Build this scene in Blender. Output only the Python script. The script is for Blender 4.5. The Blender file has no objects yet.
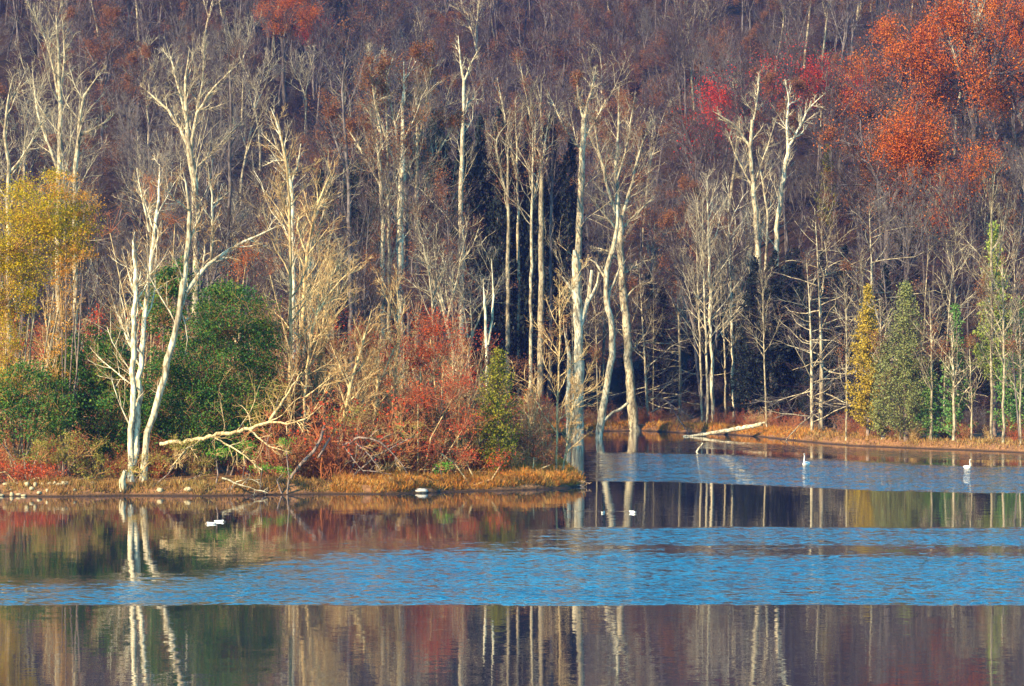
import bpy, math, random
import numpy as np
from mathutils import Vector

# ------------------------------------------------------------------ camera, sky, sun
S = bpy.context.scene
COL = S.collection
CAMH, FPX, HOR = 9.0, 3000.0, 350.0
cd = bpy.data.cameras.new('camera'); cam = bpy.data.objects.new('camera', cd); COL.objects.link(cam)
cam.location = (0, 0, CAMH); cam.rotation_euler = (math.radians(90), 0, 0)
cd.sensor_width = 36; cd.lens = FPX / 1024 * 36; cd.shift_y = (HOR - 343) / 1024
cd.clip_start = .5; cd.clip_end = 6000
S.camera = cam
SUN_EL, SUN_AZ = 29.0, 226.0            # azimuth measured clockwise from +Y (the view direction): behind the camera, to the left
w = bpy.data.worlds.new('World'); S.world = w; w.use_nodes = True
nt = w.node_tree; nt.nodes.clear()
sky = nt.nodes.new('ShaderNodeTexSky'); sky.sky_type = 'NISHITA'; sky.sun_disc = False
sky.sun_elevation = math.radians(SUN_EL); sky.sun_rotation = math.radians(SUN_AZ)
sky.air_density = 1.35; sky.dust_density = .1; sky.ozone_density = 3.0
hs = nt.nodes.new('ShaderNodeHueSaturation'); hs.inputs['Saturation'].default_value = 1.7; hs.inputs['Hue'].default_value = .484
bg = nt.nodes.new('ShaderNodeBackground'); bg.inputs['Strength'].default_value = .15
wo = nt.nodes.new('ShaderNodeOutputWorld')
nt.links.new(sky.outputs[0], hs.inputs['Color']); nt.links.new(hs.outputs[0], bg.inputs[0]); nt.links.new(bg.outputs[0], wo.inputs[0])
sl = bpy.data.lights.new('sun', 'SUN'); sl.energy = 5.0; sl.angle = math.radians(.5); sl.color = (1.0, .80, .50)
so = bpy.data.objects.new('sun', sl); COL.objects.link(so)
az, el = math.radians(SUN_AZ), math.radians(SUN_EL)
sdir = Vector((math.sin(az) * math.cos(el), math.cos(az) * math.cos(el), math.sin(el)))
so.rotation_euler = sdir.to_track_quat('Z', 'Y').to_euler()
vs = S.view_settings; vs.view_transform = 'Standard'; vs.look = 'None'; vs.exposure = 1.42; vs.gamma = 1; vs.use_curve_mapping = False
S.cycles.max_bounces = 4; S.cycles.diffuse_bounces = 2; S.cycles.glossy_bounces = 2; S.cycles.transparent_max_bounces = 4
S.cycles.volume_bounces = 0

# ------------------------------------------------------------------ helpers
rng = np.random.default_rng(11)
R = random.Random(5)

def P(px, py, d):
    return np.array([(px - 512) / FPX * d, d, CAMH + (HOR - py) / FPX * d])

def tag(o, label=None, cat=None, group=None, kind=None):
    if label: o['label'] = label
    if cat: o['category'] = cat
    if group: o['group'] = group
    if kind: o['kind'] = kind
    return o

def mesh_np(name, V, F, mats, midx=None, smooth=False):
    me = bpy.data.meshes.new(name)
    V = np.asarray(V, np.float32); F = np.asarray(F, np.int32)
    n, k = F.shape
    me.vertices.add(len(V)); me.vertices.foreach_set('co', V.ravel())
    me.loops.add(n * k); me.loops.foreach_set('vertex_index', F.ravel())
    me.polygons.add(n); me.polygons.foreach_set('loop_start', np.arange(0, n * k, k, dtype=np.int32))
    try: me.polygons.foreach_set('loop_total', np.full(n, k, np.int32))
    except Exception: pass
    for m in mats: me.materials.append(m)
    if midx is not None: me.polygons.foreach_set('material_index', np.asarray(midx, np.int32))
    if smooth: me.polygons.foreach_set('use_smooth', np.ones(n, bool))
    me.update(calc_edges=True)
    return me

def link(name, me, loc=(0, 0, 0), rz=0, sc=1, parent=None):
    o = bpy.data.objects.new(name, me); COL.objects.link(o)
    o.location = loc; o.rotation_euler = (0, 0, rz); o.scale = (sc, sc, sc) if np.isscalar(sc) else sc
    if parent: o.parent = parent
    return o

# ------------------------------------------------------------------ materials
def newmat(name):
    m = bpy.data.materials.new(name); m.use_nodes = True
    t = m.node_tree; b = t.nodes['Principled BSDF']; b.inputs['Roughness'].default_value = .85
    b.inputs['Specular IOR Level'].default_value = .15
    return m, t, b

def N(t, kind, **kw):
    n = t.nodes.new(kind)
    for k, v in kw.items():
        if k in n.inputs: n.inputs[k].default_value = v
        else: setattr(n, k, v)
    return n

def ramp(t, fac, stops):
    r = t.nodes.new('ShaderNodeValToRGB'); e = r.color_ramp.elements
    while len(e) < len(stops): e.new(.5)
    for i, (p, c) in enumerate(stops):
        e[i].position = p; e[i].color = (*c, 1)
    t.links.new(fac, r.inputs[0]); return r

def bark(name, c1, c2, c3=None, sc=1.6, zs=.35):
    m, t, b = newmat(name)
    tc = N(t, 'ShaderNodeTexCoord'); mp = N(t, 'ShaderNodeMapping'); mp.inputs['Scale'].default_value = (sc, sc, sc * zs)
    oi = N(t, 'ShaderNodeObjectInfo')
    t.links.new(tc.outputs['Object'], mp.inputs[0])
    no = N(t, 'ShaderNodeTexNoise', Scale=1.0, Detail=5.0, Roughness=.7); t.links.new(mp.outputs[0], no.inputs[0])
    st = [(.38, c2), (.6, c1)]
    if c3: st = [(.32, c3), (.47, c2), (.62, c1)]
    r = ramp(t, no.outputs[0], st)
    n2 = N(t, 'ShaderNodeTexNoise', Scale=4.5, Detail=3.0); t.links.new(mp.outputs[0], n2.inputs[0])
    r2 = ramp(t, n2.outputs[0], [(.40, (.28, .25, .22)), (.52, (1, 1, 1))]); mk = N(t, 'ShaderNodeMix', data_type='RGBA', blend_type='MULTIPLY'); mk.inputs[0].default_value = .8
    t.links.new(r.outputs[0], mk.inputs[6]); t.links.new(r2.outputs[0], mk.inputs[7])
    h = N(t, 'ShaderNodeHueSaturation'); mr = N(t, 'ShaderNodeMapRange'); mr.inputs[3].default_value = .75; mr.inputs[4].default_value = 1.2
    t.links.new(oi.outputs['Random'], mr.inputs[0]); t.links.new(mr.outputs[0], h.inputs['Value'])
    t.links.new(mk.outputs[2], h.inputs['Color']); t.links.new(h.outputs[0], b.inputs['Base Color'])
    bu = N(t, 'ShaderNodeBump', Strength=.5, Distance=.05); t.links.new(no.outputs[0], bu.inputs['Height']); t.links.new(bu.outputs[0], b.inputs['Normal'])
    return m

def twig(name, cols):
    m, t, b = newmat(name)
    oi = N(t, 'ShaderNodeObjectInfo'); ge = N(t, 'ShaderNodeNewGeometry')
    ad = N(t, 'ShaderNodeMath', operation='MULTIPLY_ADD'); ad.inputs[1].default_value = .3
    t.links.new(ge.outputs['Random Per Island'], ad.inputs[0])
    mu = N(t, 'ShaderNodeMath', operation='MULTIPLY'); mu.inputs[1].default_value = .7
    t.links.new(oi.outputs['Random'], mu.inputs[0]); t.links.new(mu.outputs[0], ad.inputs[2])
    n = len(cols)
    r = ramp(t, ad.outputs[0], [(i / max(1, n - 1), c) for i, c in enumerate(cols)])
    t.links.new(r.outputs[0], b.inputs['Base Color'])
    return m

def leaf(name, cols, trans=.35, rand=.25):
    m, t, b = newmat(name)
    ge = N(t, 'ShaderNodeNewGeometry'); tc = N(t, 'ShaderNodeTexCoord')
    no = N(t, 'ShaderNodeTexNoise', Scale=.55, Detail=3.0); t.links.new(tc.outputs['Object'], no.inputs[0])
    mr = N(t, 'ShaderNodeMapRange'); mr.inputs[1].default_value = .33; mr.inputs[2].default_value = .67
    t.links.new(no.outputs[0], mr.inputs[0])
    mx = N(t, 'ShaderNodeMix'); mx.inputs[0].default_value = .5
    t.links.new(mr.outputs[0], mx.inputs[2]); t.links.new(ge.outputs['Random Per Island'], mx.inputs[3])
    n = len(cols)
    r = ramp(t, mx.outputs[0], [(.12 + .76 * i / max(1, n - 1), c) for i, c in enumerate(cols)])
    t.links.new(r.outputs[0], b.inputs['Base Color'])
    b.inputs['Roughness'].default_value = .6
    tr = N(t, 'ShaderNodeBsdfTranslucent'); t.links.new(r.outputs[0], tr.inputs[0])
    ms = N(t, 'ShaderNodeMixShader'); ms.inputs[0].default_value = trans
    out = t.nodes['Material Output']
    t.links.new(b.outputs[0], ms.inputs[1]); t.links.new(tr.outputs[0], ms.inputs[2]); t.links.new(ms.outputs[0], out.inputs[0])
    return m

def plain(name, c, rough=.7):
    m, t, b = newmat(name)
    no = N(t, 'ShaderNodeTexNoise', Scale=9.0, Detail=4.0)
    r = ramp(t, no.outputs[0], [(.3, tuple(x * .75 for x in c)), (.7, tuple(min(1, x * 1.15) for x in c))])
    t.links.new(r.outputs[0], b.inputs['Base Color']); b.inputs['Roughness'].default_value = rough
    return m

M = {}
M['bark_white'] = bark('bark_white', (.80, .71, .50), (.54, .45, .29), (.24, .19, .13), 1.5, .3)
M['bark_pale'] = bark('bark_pale', (.56, .48, .31), (.33, .27, .17), (.13, .10, .07), 1.3, .4)
M['bark_warm'] = bark('bark_warm', (.66, .50, .26), (.48, .34, .16), (.25, .17, .09), 1.6, .3)
M['bark_grey'] = bark('bark_grey', (.17, .14, .125), (.06, .048, .048), None, 1.2, .3)
M['bark_brown'] = bark('bark_brown', (.26, .19, .15), (.15, .11, .09), None, 1.2, .3)
M['twig_mauve'] = twig('twig_mauve', [(.032, .020, .032), (.056, .032, .036), (.042, .025, .036), (.07, .036, .028), (.06, .047, .048), (.085, .040, .024)])
M['twig_grey'] = twig('twig_grey', [(.12, .10, .10), (.17, .145, .12), (.10, .085, .09), (.19, .165, .125)])
M['twig_pale'] = twig('twig_pale', [(.26, .215, .15), (.20, .15, .11), (.34, .29, .20), (.22, .155, .10)])
M['twig_red'] = twig('twig_red', [(.30, .09, .04), (.40, .14, .05), (.22, .08, .05), (.44, .20, .06)])
M['twig_tan'] = twig('twig_tan', [(.44, .26, .10), (.34, .17, .06), (.52, .35, .14), (.30, .13, .06)])
M['leaf_rust'] = leaf('leaf_rust', [(.17, .06, .03), (.26, .095, .035), (.19, .08, .04), (.32, .14, .05)])
M['leaf_orange'] = leaf('leaf_orange', [(.16, .03, .008), (.48, .09, .01), (.58, .15, .014), (.26, .045, .01), (.68, .22, .02)])
M['leaf_red'] = leaf('leaf_red', [(.30, .018, .012), (.55, .035, .018), (.42, .03, .018), (.62, .07, .025)])
M['leaf_brick'] = leaf('leaf_brick', [(.30, .03, .012), (.55, .06, .015), (.40, .07, .02), (.60, .14, .03)])
M['leaf_gold'] = leaf('leaf_gold', [(.20, .20, .012), (.50, .38, .012), (.36, .24, .012), (.64, .46, .015), (.34, .13, .012), (.18, .24, .012)])
M['leaf_amber'] = leaf('leaf_amber', [(.45, .20, .03), (.62, .30, .03), (.38, .14, .03), (.60, .38, .05)])
M['leaf_ever'] = leaf('leaf_ever', [(.02, .07, .02), (.035, .13, .03), (.10, .19, .02), (.015, .05, .012), (.20, .26, .025)], .25)
M['leaf_bright'] = leaf('leaf_bright', [(.05, .22, .02), (.10, .32, .02), (.16, .30, .03)])
M['leaf_olive'] = leaf('leaf_olive', [(.17, .17, .03), (.26, .24, .04), (.33, .24, .05), (.14, .16, .04)])
M['needle_dark'] = leaf('needle_dark', [(.006, .011, .012), (.011, .018, .016), (.008, .014, .014)], .05)  # near black, so the added conifers read as deep shade
M['needle_olive'] = leaf('needle_olive', [(.11, .13, .012), (.21, .20, .015), (.30, .25, .02), (.09, .11, .015)], .2)
M['needle_gold'] = leaf('needle_gold', [(.26, .19, .025), (.46, .32, .035), (.36, .24, .03)], .25)
M['needle_sage'] = leaf('needle_sage', [(.13, .15, .045), (.26, .27, .09), (.19, .20, .06), (.09, .11, .04)], .25)
M['needle_green'] = leaf('needle_green', [(.06, .15, .04), (.11, .23, .05), (.17, .26, .06)], .2)
M['needle_lime'] = leaf('needle_lime', [(.20, .26, .05), (.32, .37, .07), (.26, .30, .06)], .25)
M['grass_orange'] = leaf('grass_orange', [(.46, .15, .02), (.62, .23, .03), (.52, .29, .06), (.38, .10, .02), (.68, .38, .08)], .3)
M['grass_tan'] = leaf('grass_tan', [(.32, .18, .06), (.42, .23, .06), (.26, .12, .045), (.26, .19, .05), (.50, .33, .12)], .3)
M['stone'] = plain('stone', (.42, .34, .20), .9)
M['stone_white'] = plain('stone_white', (.42, .40, .35), .8)
M['dark'] = plain('dark', (.03, .025, .02), .9)
M['plume_white'] = plain('plume_white', (.70, .68, .62), .6)
M['plume_brown'] = plain('plume_brown', (.22, .17, .12), .7)
M['plume_black'] = plain('plume_black', (.015, .014, .014), .5)
M['beak'] = plain('beak', (.6, .3, .05), .5)

# ------------------------------------------------------------------ terrain
def pd(px, d): return ((px - 512) / FPX * d, d)
SHORE = [(-420, 150), (-120, 172), pd(-40, 180), pd(0, 184.5), pd(60, 184), pd(130, 185.5), pd(200, 184.5), pd(270, 186.5), pd(330, 187.5), pd(380, 187),
         pd(430, 189.5), pd(500, 192), pd(560, 195), pd(584, 198), pd(579, 206), pd(566, 222), pd(552, 240), pd(536, 262),
         pd(528, 290), pd(545, 315), pd(590, 331), pd(640, 334), pd(690, 324), pd(730, 318), pd(765, 309), pd(800, 296), pd(850, 282), pd(900, 276),
         pd(960, 270), pd(1024, 262), pd(1110, 254), (130, 235), (420, 200)]
SP = np.array(SHORE)
def shore_sd(x, y):
    x = np.asarray(x, float); y = np.asarray(y, float)
    best = np.full(x.shape, 1e9); inside = np.zeros(x.shape, bool)
    poly = np.vstack([SP, [[420, 3000], [-420, 3000]]])
    for i in range(len(poly)):
        a, b = poly[i], poly[(i + 1) % len(poly)]
        if i < len(SP) - 1:
            d = b - a; t = np.clip(((x - a[0]) * d[0] + (y - a[1]) * d[1]) / (d @ d), 0, 1)
            best = np.minimum(best, np.hypot(x - a[0] - t * d[0], y - a[1] - t * d[1]))
        cond = ((a[1] > y) != (b[1] > y))
        with np.errstate(divide='ignore', invalid='ignore'):
            xi = a[0] + (y - a[1]) * (b[0] - a[0]) / (b[1] - a[1] if b[1] != a[1] else 1e-9)
        inside ^= cond & (x < xi)
    # beyond the modelled shoreline the far sides are land
    inside |= (np.abs(x) > 420) & (y > 200)
    return np.where(inside, best, -best)
def fbm(x, y):
    return (np.sin(x * .9 + 1.3 * np.sin(y * .7)) + np.sin(y * 1.1 + 1.7 * np.sin(x * .6 + 2)) + .5 * np.sin(x * 2.3 + y * 1.9)) / 2.5
def ground(x, y):
    x = np.asarray(x, float); y = np.asarray(y, float)
    s = shore_sd(x, y) + .35 * fbm(x * .8, y * .8)
    k = np.clip(s / .9, 0, 1); k = k * k * (3 - 2 * k)
    land = .62 * k + np.clip(s, 0, 30) * .03 + .12 * fbm(x * .7, y * .7) * k
    # forested hill behind the lake
    y0 = 345 - 55 * np.clip((-x - 12) / 30, 0, 1) - 45 * np.clip((x - 15) / 25, 0, 1)
    t = np.clip(y - y0, 0, 380)
    hill = .285 * np.sqrt(t * t + 400) - .285 * 20 + .0 * t
    hill += (2.2 * np.sin(x * .045 + y * .02) + 1.5 * np.sin(x * .09 - y * .035 + 1)) * np.clip(t / 90, 0, 1)
    hill -= np.clip(y - 760, 0, 900) * .08
    z = land + hill
    z = np.where(s < 0, np.maximum(s * .45, -2.5), z)
    # the near bank the camera looks from
    nb = np.clip((24 - y) / 30, 0, 1); z = np.where(y < 24, -2.5 + nb * 9.0, z)
    return z
def gz(x, y): return float(ground(np.array([x]), np.array([y]))[0])

def gridmesh(xs, ys, zf):
    X, Y = np.meshgrid(xs, ys); Z = zf(X, Y)
    nx, ny = len(xs), len(ys)
    V = np.stack([X, Y, Z], -1).reshape(-1, 3)
    i = np.arange(nx - 1)[None, :] + np.arange(ny - 1)[:, None] * nx
    F = np.stack([i, i + 1, i + nx + 1, i + nx], -1).reshape(-1, 4)
    return V, F
xs = np.unique(np.concatenate([np.linspace(-2600, -420, 14), np.linspace(-420, -90, 50), np.linspace(-90, 90, 300), np.linspace(90, 420, 50), np.linspace(420, 2600, 14)]))
ys = np.unique(np.concatenate([np.linspace(-600, 170, 60), np.linspace(170, 350, 300), np.linspace(350, 760, 90), np.linspace(760, 3000, 18)]))
m, t, b = newmat('leaf_litter')
ge = N(t, 'ShaderNodeNewGeometry'); sx = N(t, 'ShaderNodeSeparateXYZ'); t.links.new(ge.outputs['Position'], sx.inputs[0])
n1 = N(t, 'ShaderNodeTexNoise', Scale=.35, Detail=6.0, Roughness=.7); t.links.new(ge.outputs['Position'], n1.inputs[0])
n2 = N(t, 'ShaderNodeTexNoise', Scale=5.0, Detail=5.0); t.links.new(ge.outputs['Position'], n2.inputs[0])
rl = ramp(t, n1.outputs[0], [(.35, (.16, .085, .045)), (.5, (.26, .125, .055)), (.65, (.34, .17, .07))])
rm = ramp(t, n2.outputs[0], [(.3, (.5, .5, .5)), (.7, (1.2, 1.2, 1.2))])
mx = N(t, 'ShaderNodeMix', data_type='RGBA', blend_type='MULTIPLY'); mx.inputs[0].default_value = 1
t.links.new(rl.outputs[0], mx.inputs[6]); t.links.new(rm.outputs[0], mx.inputs[7])
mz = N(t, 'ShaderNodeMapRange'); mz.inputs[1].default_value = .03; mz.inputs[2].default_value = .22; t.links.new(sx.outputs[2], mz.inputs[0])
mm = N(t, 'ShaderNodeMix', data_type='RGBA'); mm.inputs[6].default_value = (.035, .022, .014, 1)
mh = N(t, 'ShaderNodeMapRange'); mh.inputs[1].default_value = .8; mh.inputs[2].default_value = 1.8; mh.inputs[3].default_value = 1.0; mh.inputs[4].default_value = .12; t.links.new(sx.outputs[2], mh.inputs[0])  # litter colour darkened above the banks to stand in for forest shade
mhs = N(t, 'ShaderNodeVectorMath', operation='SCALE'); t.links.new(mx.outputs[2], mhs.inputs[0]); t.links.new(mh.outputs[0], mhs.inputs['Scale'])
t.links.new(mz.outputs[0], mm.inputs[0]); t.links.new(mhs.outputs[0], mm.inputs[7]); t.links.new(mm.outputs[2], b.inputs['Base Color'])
bu = N(t, 'ShaderNodeBump', Strength=.8, Distance=.12); t.links.new(n2.outputs[0], bu.inputs['Height']); t.links.new(bu.outputs[0], b.inputs['Normal'])
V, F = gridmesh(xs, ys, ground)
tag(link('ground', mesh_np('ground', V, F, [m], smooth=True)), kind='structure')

# ------------------------------------------------------------------ water: calm lanes and wind-ruffled lanes (attribute 'ruffle', in lake metres)
def sstep(a, b, x): 
    k = np.clip((x - a) / (b - a), 0, 1); return k * k * (3 - 2 * k)
def ruffle(X, Y):
    u = 512 + X / Y * FPX; d = Y
    wob = .5 * np.sin(X * .35 + 1) + .35 * np.sin(X * .9) + .2 * np.sin(X * 2.1 + 2)
    # lane 1, the wide one in front: dead straight lee edge at 106 m
    e0 = sstep(105.6, 106.3, d + .25 * wob)
    end = 121 + 16 * sstep(100, 420, u) + 0 * u               # outer edge of the strong part
    fade = 1 - sstep(end - 12, end + 1, d + wob * 1.2)
    lane = e0 * (.30 * (1 - sstep(138, 144, d)) * sstep(150, 500, u) + .9 * fade)
    core = sstep(108, 110, d) * (1 - sstep(126, 131, d)) * sstep(330, 560, u)
    lane = np.maximum(lane, e0 * np.maximum(core * .8, .75 * (1 - sstep(113, 120, d))))
    mid = np.exp(-((d - 134 - wob) / 3.2) ** 2) * sstep(600, 760, u)
    lane = lane * (1 - .62 * mid)
    top = sstep(137, 139, d + wob * .6) * (1 - sstep(151, 153, d + .5 * wob)) * sstep(500, 640, u)
    lane = np.maximum(lane, top * .85)
    # lane 2, off the tip of the point
    lo = 205 - 17 * sstep(600, 1000, u); hi = 262 - 30 * sstep(640, 1000, u)
    lane2 = sstep(lo, lo + 1.2, d + wob * .5) * (1 - sstep(hi - 3, hi + 3, d + wob)) * sstep(575, 640, u) 
    hi2 = hi + 16
    lane3 = .5 * sstep(hi2 - 4, hi2, d + wob) * (1 - sstep(hi2 + 10, hi2 + 22, d)) * sstep(640, 720, u)
    s = -shore_sd(X, Y)
    lane3 = lane3 * sstep(0, 5, s)
    thin = .22 * np.exp(-((d - 167.3) / .25) ** 2) * sstep(480, 560, u) * (1 - sstep(640, 680, u))
    return np.clip(np.maximum.reduce([lane, lane2, lane3, thin]), 0, 1)
wxs = np.unique(np.concatenate([np.linspace(-2600, -90, 30), np.arange(-90, 90.1, .9), np.linspace(90, 2600, 30)]))
wys = np.unique(np.concatenate([np.linspace(-580, 60, 20), np.linspace(60, 104, 20), np.arange(104, 340, .45), np.linspace(340, 400, 4)]))
V, F = gridmesh(wxs, wys, lambda x, y: x * 0)
m, t, b = newmat('water')
b.inputs['Base Color'].default_value = (.012, .016, .03, 1); b.inputs['Roughness'].default_value = .015; b.inputs['IOR'].default_value = 1.6; b.inputs['Specular IOR Level'].default_value = .5
ge = N(t, 'ShaderNodeNewGeometry'); at = N(t, 'ShaderNodeAttribute', attribute_name='ruffle')
def slope_noise(scale, stretch, detail):
    mp = N(t, 'ShaderNodeMapping'); mp.inputs['Scale'].default_value = (scale * stretch, scale, scale); t.links.new(ge.outputs['Position'], mp.inputs[0])
    no = N(t, 'ShaderNodeTexNoise', Scale=1.0, Detail=detail, Roughness=.6); t.links.new(mp.outputs[0], no.inputs[0])
    su = N(t, 'ShaderNodeVectorMath', operation='SUBTRACT'); t.links.new(no.outputs['Color'], su.inputs[0]); su.inputs[1].default_value = (.5, .5, .5)
    return su.outputs[0]
def scaled(v, s, sock=None):
    n = N(t, 'ShaderNodeVectorMath', operation='SCALE'); t.links.new(v, n.inputs[0]); n.inputs['Scale'].default_value = s
    if sock: t.links.new(sock, n.inputs['Scale'])
    return n.outputs[0]
def vadd(a, b2):
    n = N(t, 'ShaderNodeVectorMath', operation='ADD'); t.links.new(a, n.inputs[0])
    if isinstance(b2, tuple): n.inputs[1].default_value = b2
    else: t.links.new(b2, n.inputs[1])
    return n.outputs[0]
# patchiness of the wind inside a lane
mp = N(t, 'ShaderNodeMapping'); mp.inputs['Scale'].default_value = (.10, .22, 1); t.links.new(ge.outputs['Position'], mp.inputs[0])
pn = N(t, 'ShaderNodeTexNoise', Scale=1.0, Detail=4.0); t.links.new(mp.outputs[0], pn.inputs[0])
pr = N(t, 'ShaderNodeMapRange'); pr.inputs[1].default_value = .35; pr.inputs[2].default_value = .62; pr.inputs[3].default_value = .62; pr.inputs[4].default_value = 1.1; t.links.new(pn.outputs[0], pr.inputs[0])
mp2 = N(t, 'ShaderNodeMapping'); mp2.inputs['Scale'].default_value = (.35, .9, 1); t.links.new(ge.outputs['Position'], mp2.inputs[0])
en = N(t, 'ShaderNodeTexNoise', Scale=1.0, Detail=5.0, Roughness=.7); t.links.new(mp2.outputs[0], en.inputs[0])
def mth(op, a, b2, c=None):
    n = N(t, 'ShaderNodeMath', operation=op)
    for i, v in enumerate((a, b2, c)):
        if v is None: continue
        if isinstance(v, (int, float)): n.inputs[i].default_value = v
        else: t.links.new(v, n.inputs[i])
    return n.outputs[0]
inv = mth('SUBTRACT', 1, at.outputs['Fac']); bell = mth('MULTIPLY', mth('MULTIPLY', at.outputs['Fac'], inv), 4)
att = mth('MAXIMUM', mth('MULTIPLY_ADD', mth('MULTIPLY', mth('SUBTRACT', en.outputs[0], .5), bell), 3.4, at.outputs['Fac']), 0)
amp = N(t, 'ShaderNodeMath', operation='MULTIPLY'); t.links.new(att, amp.inputs[0]); t.links.new(pr.outputs[0], amp.inputs[1])
ampA = N(t, 'ShaderNodeMath', operation='MULTIPLY'); t.links.new(amp.outputs[0], ampA.inputs[0]); ampA.inputs[1].default_value = 1.25
calm = vadd(scaled(slope_noise(.9, .35, 2), .014), scaled(slope_noise(7, .5, 2), .026))
big = slope_noise(5.5, .42, 3.0)
ruf = scaled(big, 1, ampA.outputs[0])
allv = vadd(calm, ruf)
# wind ripples lean towards -Y (the wind blows off the far shore)
cb = N(t, 'ShaderNodeCombineXYZ'); mneg = N(t, 'ShaderNodeMath', operation='MULTIPLY'); t.links.new(amp.outputs[0], mneg.inputs[0]); mneg.inputs[1].default_value = -.085
t.links.new(mneg.outputs[0], cb.inputs[1])
allv = vadd(allv, cb.outputs[0])
ml = N(t, 'ShaderNodeVectorMath', operation='MULTIPLY'); t.links.new(allv, ml.inputs[0]); ml.inputs[1].default_value = (.4, 1, 0)
fin = vadd(ml.outputs[0], (0, 0, 1)); nn = N(t, 'ShaderNodeVectorMath', operation='NORMALIZE'); t.links.new(fin, nn.inputs[0])
t.links.new(nn.outputs[0], b.inputs['Normal'])
wm = mesh_np('lake_water', V, F, [m], smooth=True)
aw = wm.attributes.new('ruffle', 'FLOAT', 'POINT')
vv = np.array(V); yy = np.maximum(vv[:, 1], 30)
rv = ruffle(vv[:, 0], yy) * (vv[:, 1] > 60); aw.data.foreach_set('value', rv.astype(np.float32))
tag(link('water', wm), kind='structure')

# ------------------------------------------------------------------ tree builder
class Tree:
    """collects tapered tubes: 'wood' (limbs, 6 sides) and 'twig' (thin 3-sided shoots), plus leaf faces"""
    def __init__(s): s.wood = []; s.seg = []; s.ends = []; s.leaves = []
    def tube(s, pts, rad, sides=6): s.wood.append((np.array(pts, float), np.array(rad, float), sides))
    def wood_mesh(s, name, mat):
        Vs, Fs, off = [], [], 0
        for pts, rad, k in s.wood:
            n = len(pts); tg = np.gradient(pts, axis=0); tg /= np.linalg.norm(tg, axis=1)[:, None] + 1e-9
            ref = np.array([.31, .95, .02]); u = np.cross(tg, ref); u /= np.linalg.norm(u, axis=1)[:, None] + 1e-9; v = np.cross(tg, u)
            a = np.arange(k) * 2 * np.pi / k
            ring = pts[:, None] + rad[:, None, None] * (np.cos(a)[None, :, None] * u[:, None] + np.sin(a)[None, :, None] * v[:, None])
            Vs.append(ring.reshape(-1, 3)); i = np.arange(n - 1)[:, None] * k; j = np.arange(k)[None]; j2 = (j + 1) % k
            Fs.append(np.stack([i + j + off, i + j2 + off, i + k + j2 + off, i + k + j + off], -1).reshape(-1, 4)); off += n * k
        return mesh_np(name, np.vstack(Vs), np.vstack(Fs), [mat], smooth=True)
    def twig_geo(s):
        if not s.seg: return np.zeros((0, 3)), np.zeros((0, 4), int)
        A = np.array([x[0] for x in s.seg]); B = np.array([x[1] for x in s.seg]); ra = np.array([x[2] for x in s.seg])[:, None]; rb = np.array([x[3] for x in s.seg])[:, None]
        d = B - A; d /= np.linalg.norm(d, axis=1)[:, None] + 1e-9
        u = np.cross(d, np.array([.3, .9, .1])); u /= np.linalg.norm(u, axis=1)[:, None] + 1e-9; v = np.cross(d, u)
        c = [(1, 0), (-.5, .866), (-.5, -.866)]
        V = np.stack([A + ra * (p * u + q * v) for p, q in c] + [B + rb * (p * u + q * v) for p, q in c], 1)
        n = len(A); o = np.arange(n)[:, None] * 6
        F = np.stack([o + np.array([[a, (a + 1) % 3, (a + 1) % 3 + 3, a + 3]]) for a in range(3)], 1).reshape(-1, 4)
        return V.reshape(-1, 3), F

def unit(v): return v / (np.linalg.norm(v) + 1e-9)
def perp(d):
    r = rng.normal(size=3); r -= d * (r @ d); return unit(r)

def curve(start, d, L, n, wob, up):
    pts = [start]; d = unit(d)
    for i in range(n):
        d = unit(d + rng.normal(size=3) * wob + np.array([0, 0, up])); pts.append(pts[-1] + d * L / n)
    return pts

def sprout(T, pts, rad, spec, lv, t0=.3, zmul=None):
    """children along a limb; spec = list of (count, angle deg, length ratio, up) per level"""
    if lv >= len(spec): return
    cnt, ang, ratio, up, rr = spec[lv]
    pts = np.asarray(pts); seg = np.linalg.norm(np.diff(pts, axis=0), axis=1); L = seg.sum(); cum = np.concatenate([[0], np.cumsum(seg)]) / max(L, 1e-6)
    for i in range(cnt):
        t = t0 + (1 - t0) * (i + R.random()) / cnt
        k = min(len(pts) - 2, int(np.searchsorted(cum, t) - 1)); k = max(k, 0); f = (t - cum[k]) / max(cum[k + 1] - cum[k], 1e-6)
        p = pts[k] * (1 - f) + pts[k + 1] * f; r0 = rad[k] * (1 - f) + rad[k + 1] * f; tg = unit(pts[k + 1] - pts[k])
        a = math.radians(ang * (.7 + .6 * R.random()) * (1.15 - .3 * t))
        d = tg * math.cos(a) + perp(tg) * math.sin(a)
        base = rr[0] if isinstance(ratio, str) else L * ratio
        ln = base * (1.12 - .72 * t if lv == 0 else 1.1 - .5 * t) * (.65 + .7 * R.random())
        if lv == 0: ln *= min(1, 4 * (1.04 - t) + .25)
        rad0 = min(r0 * .6, rr[1])
        last = lv == len(spec) - 1
        if lv <= 1 and not last or (lv == 0):
            n = 5 if lv == 0 else 3
            q = curve(p, d, ln, n, .16, up); rq = np.linspace(rad0, rr[2], n + 1)
            if lv == 0 or len(rr) > 3: T.tube(q, rq, 5 if lv == 0 else 3)
            else:
                for j in range(n): T.seg.append((q[j], q[j + 1], rq[j], rq[j + 1]))
            sprout(T, q, rq, spec, lv + 1, .2)
        else:
            q = curve(p, d, ln, 2, .2, up)
            for j in range(2): T.seg.append((q[j], q[j + 1], rad0 * (1 - .25 * j), rad0 * (.75 - .25 * j)))
            if last: T.ends.append(q[-1])
            else: sprout(T, q, [rad0, rad0 * .8, rad0 * .6], spec, lv + 1, .15)

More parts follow.
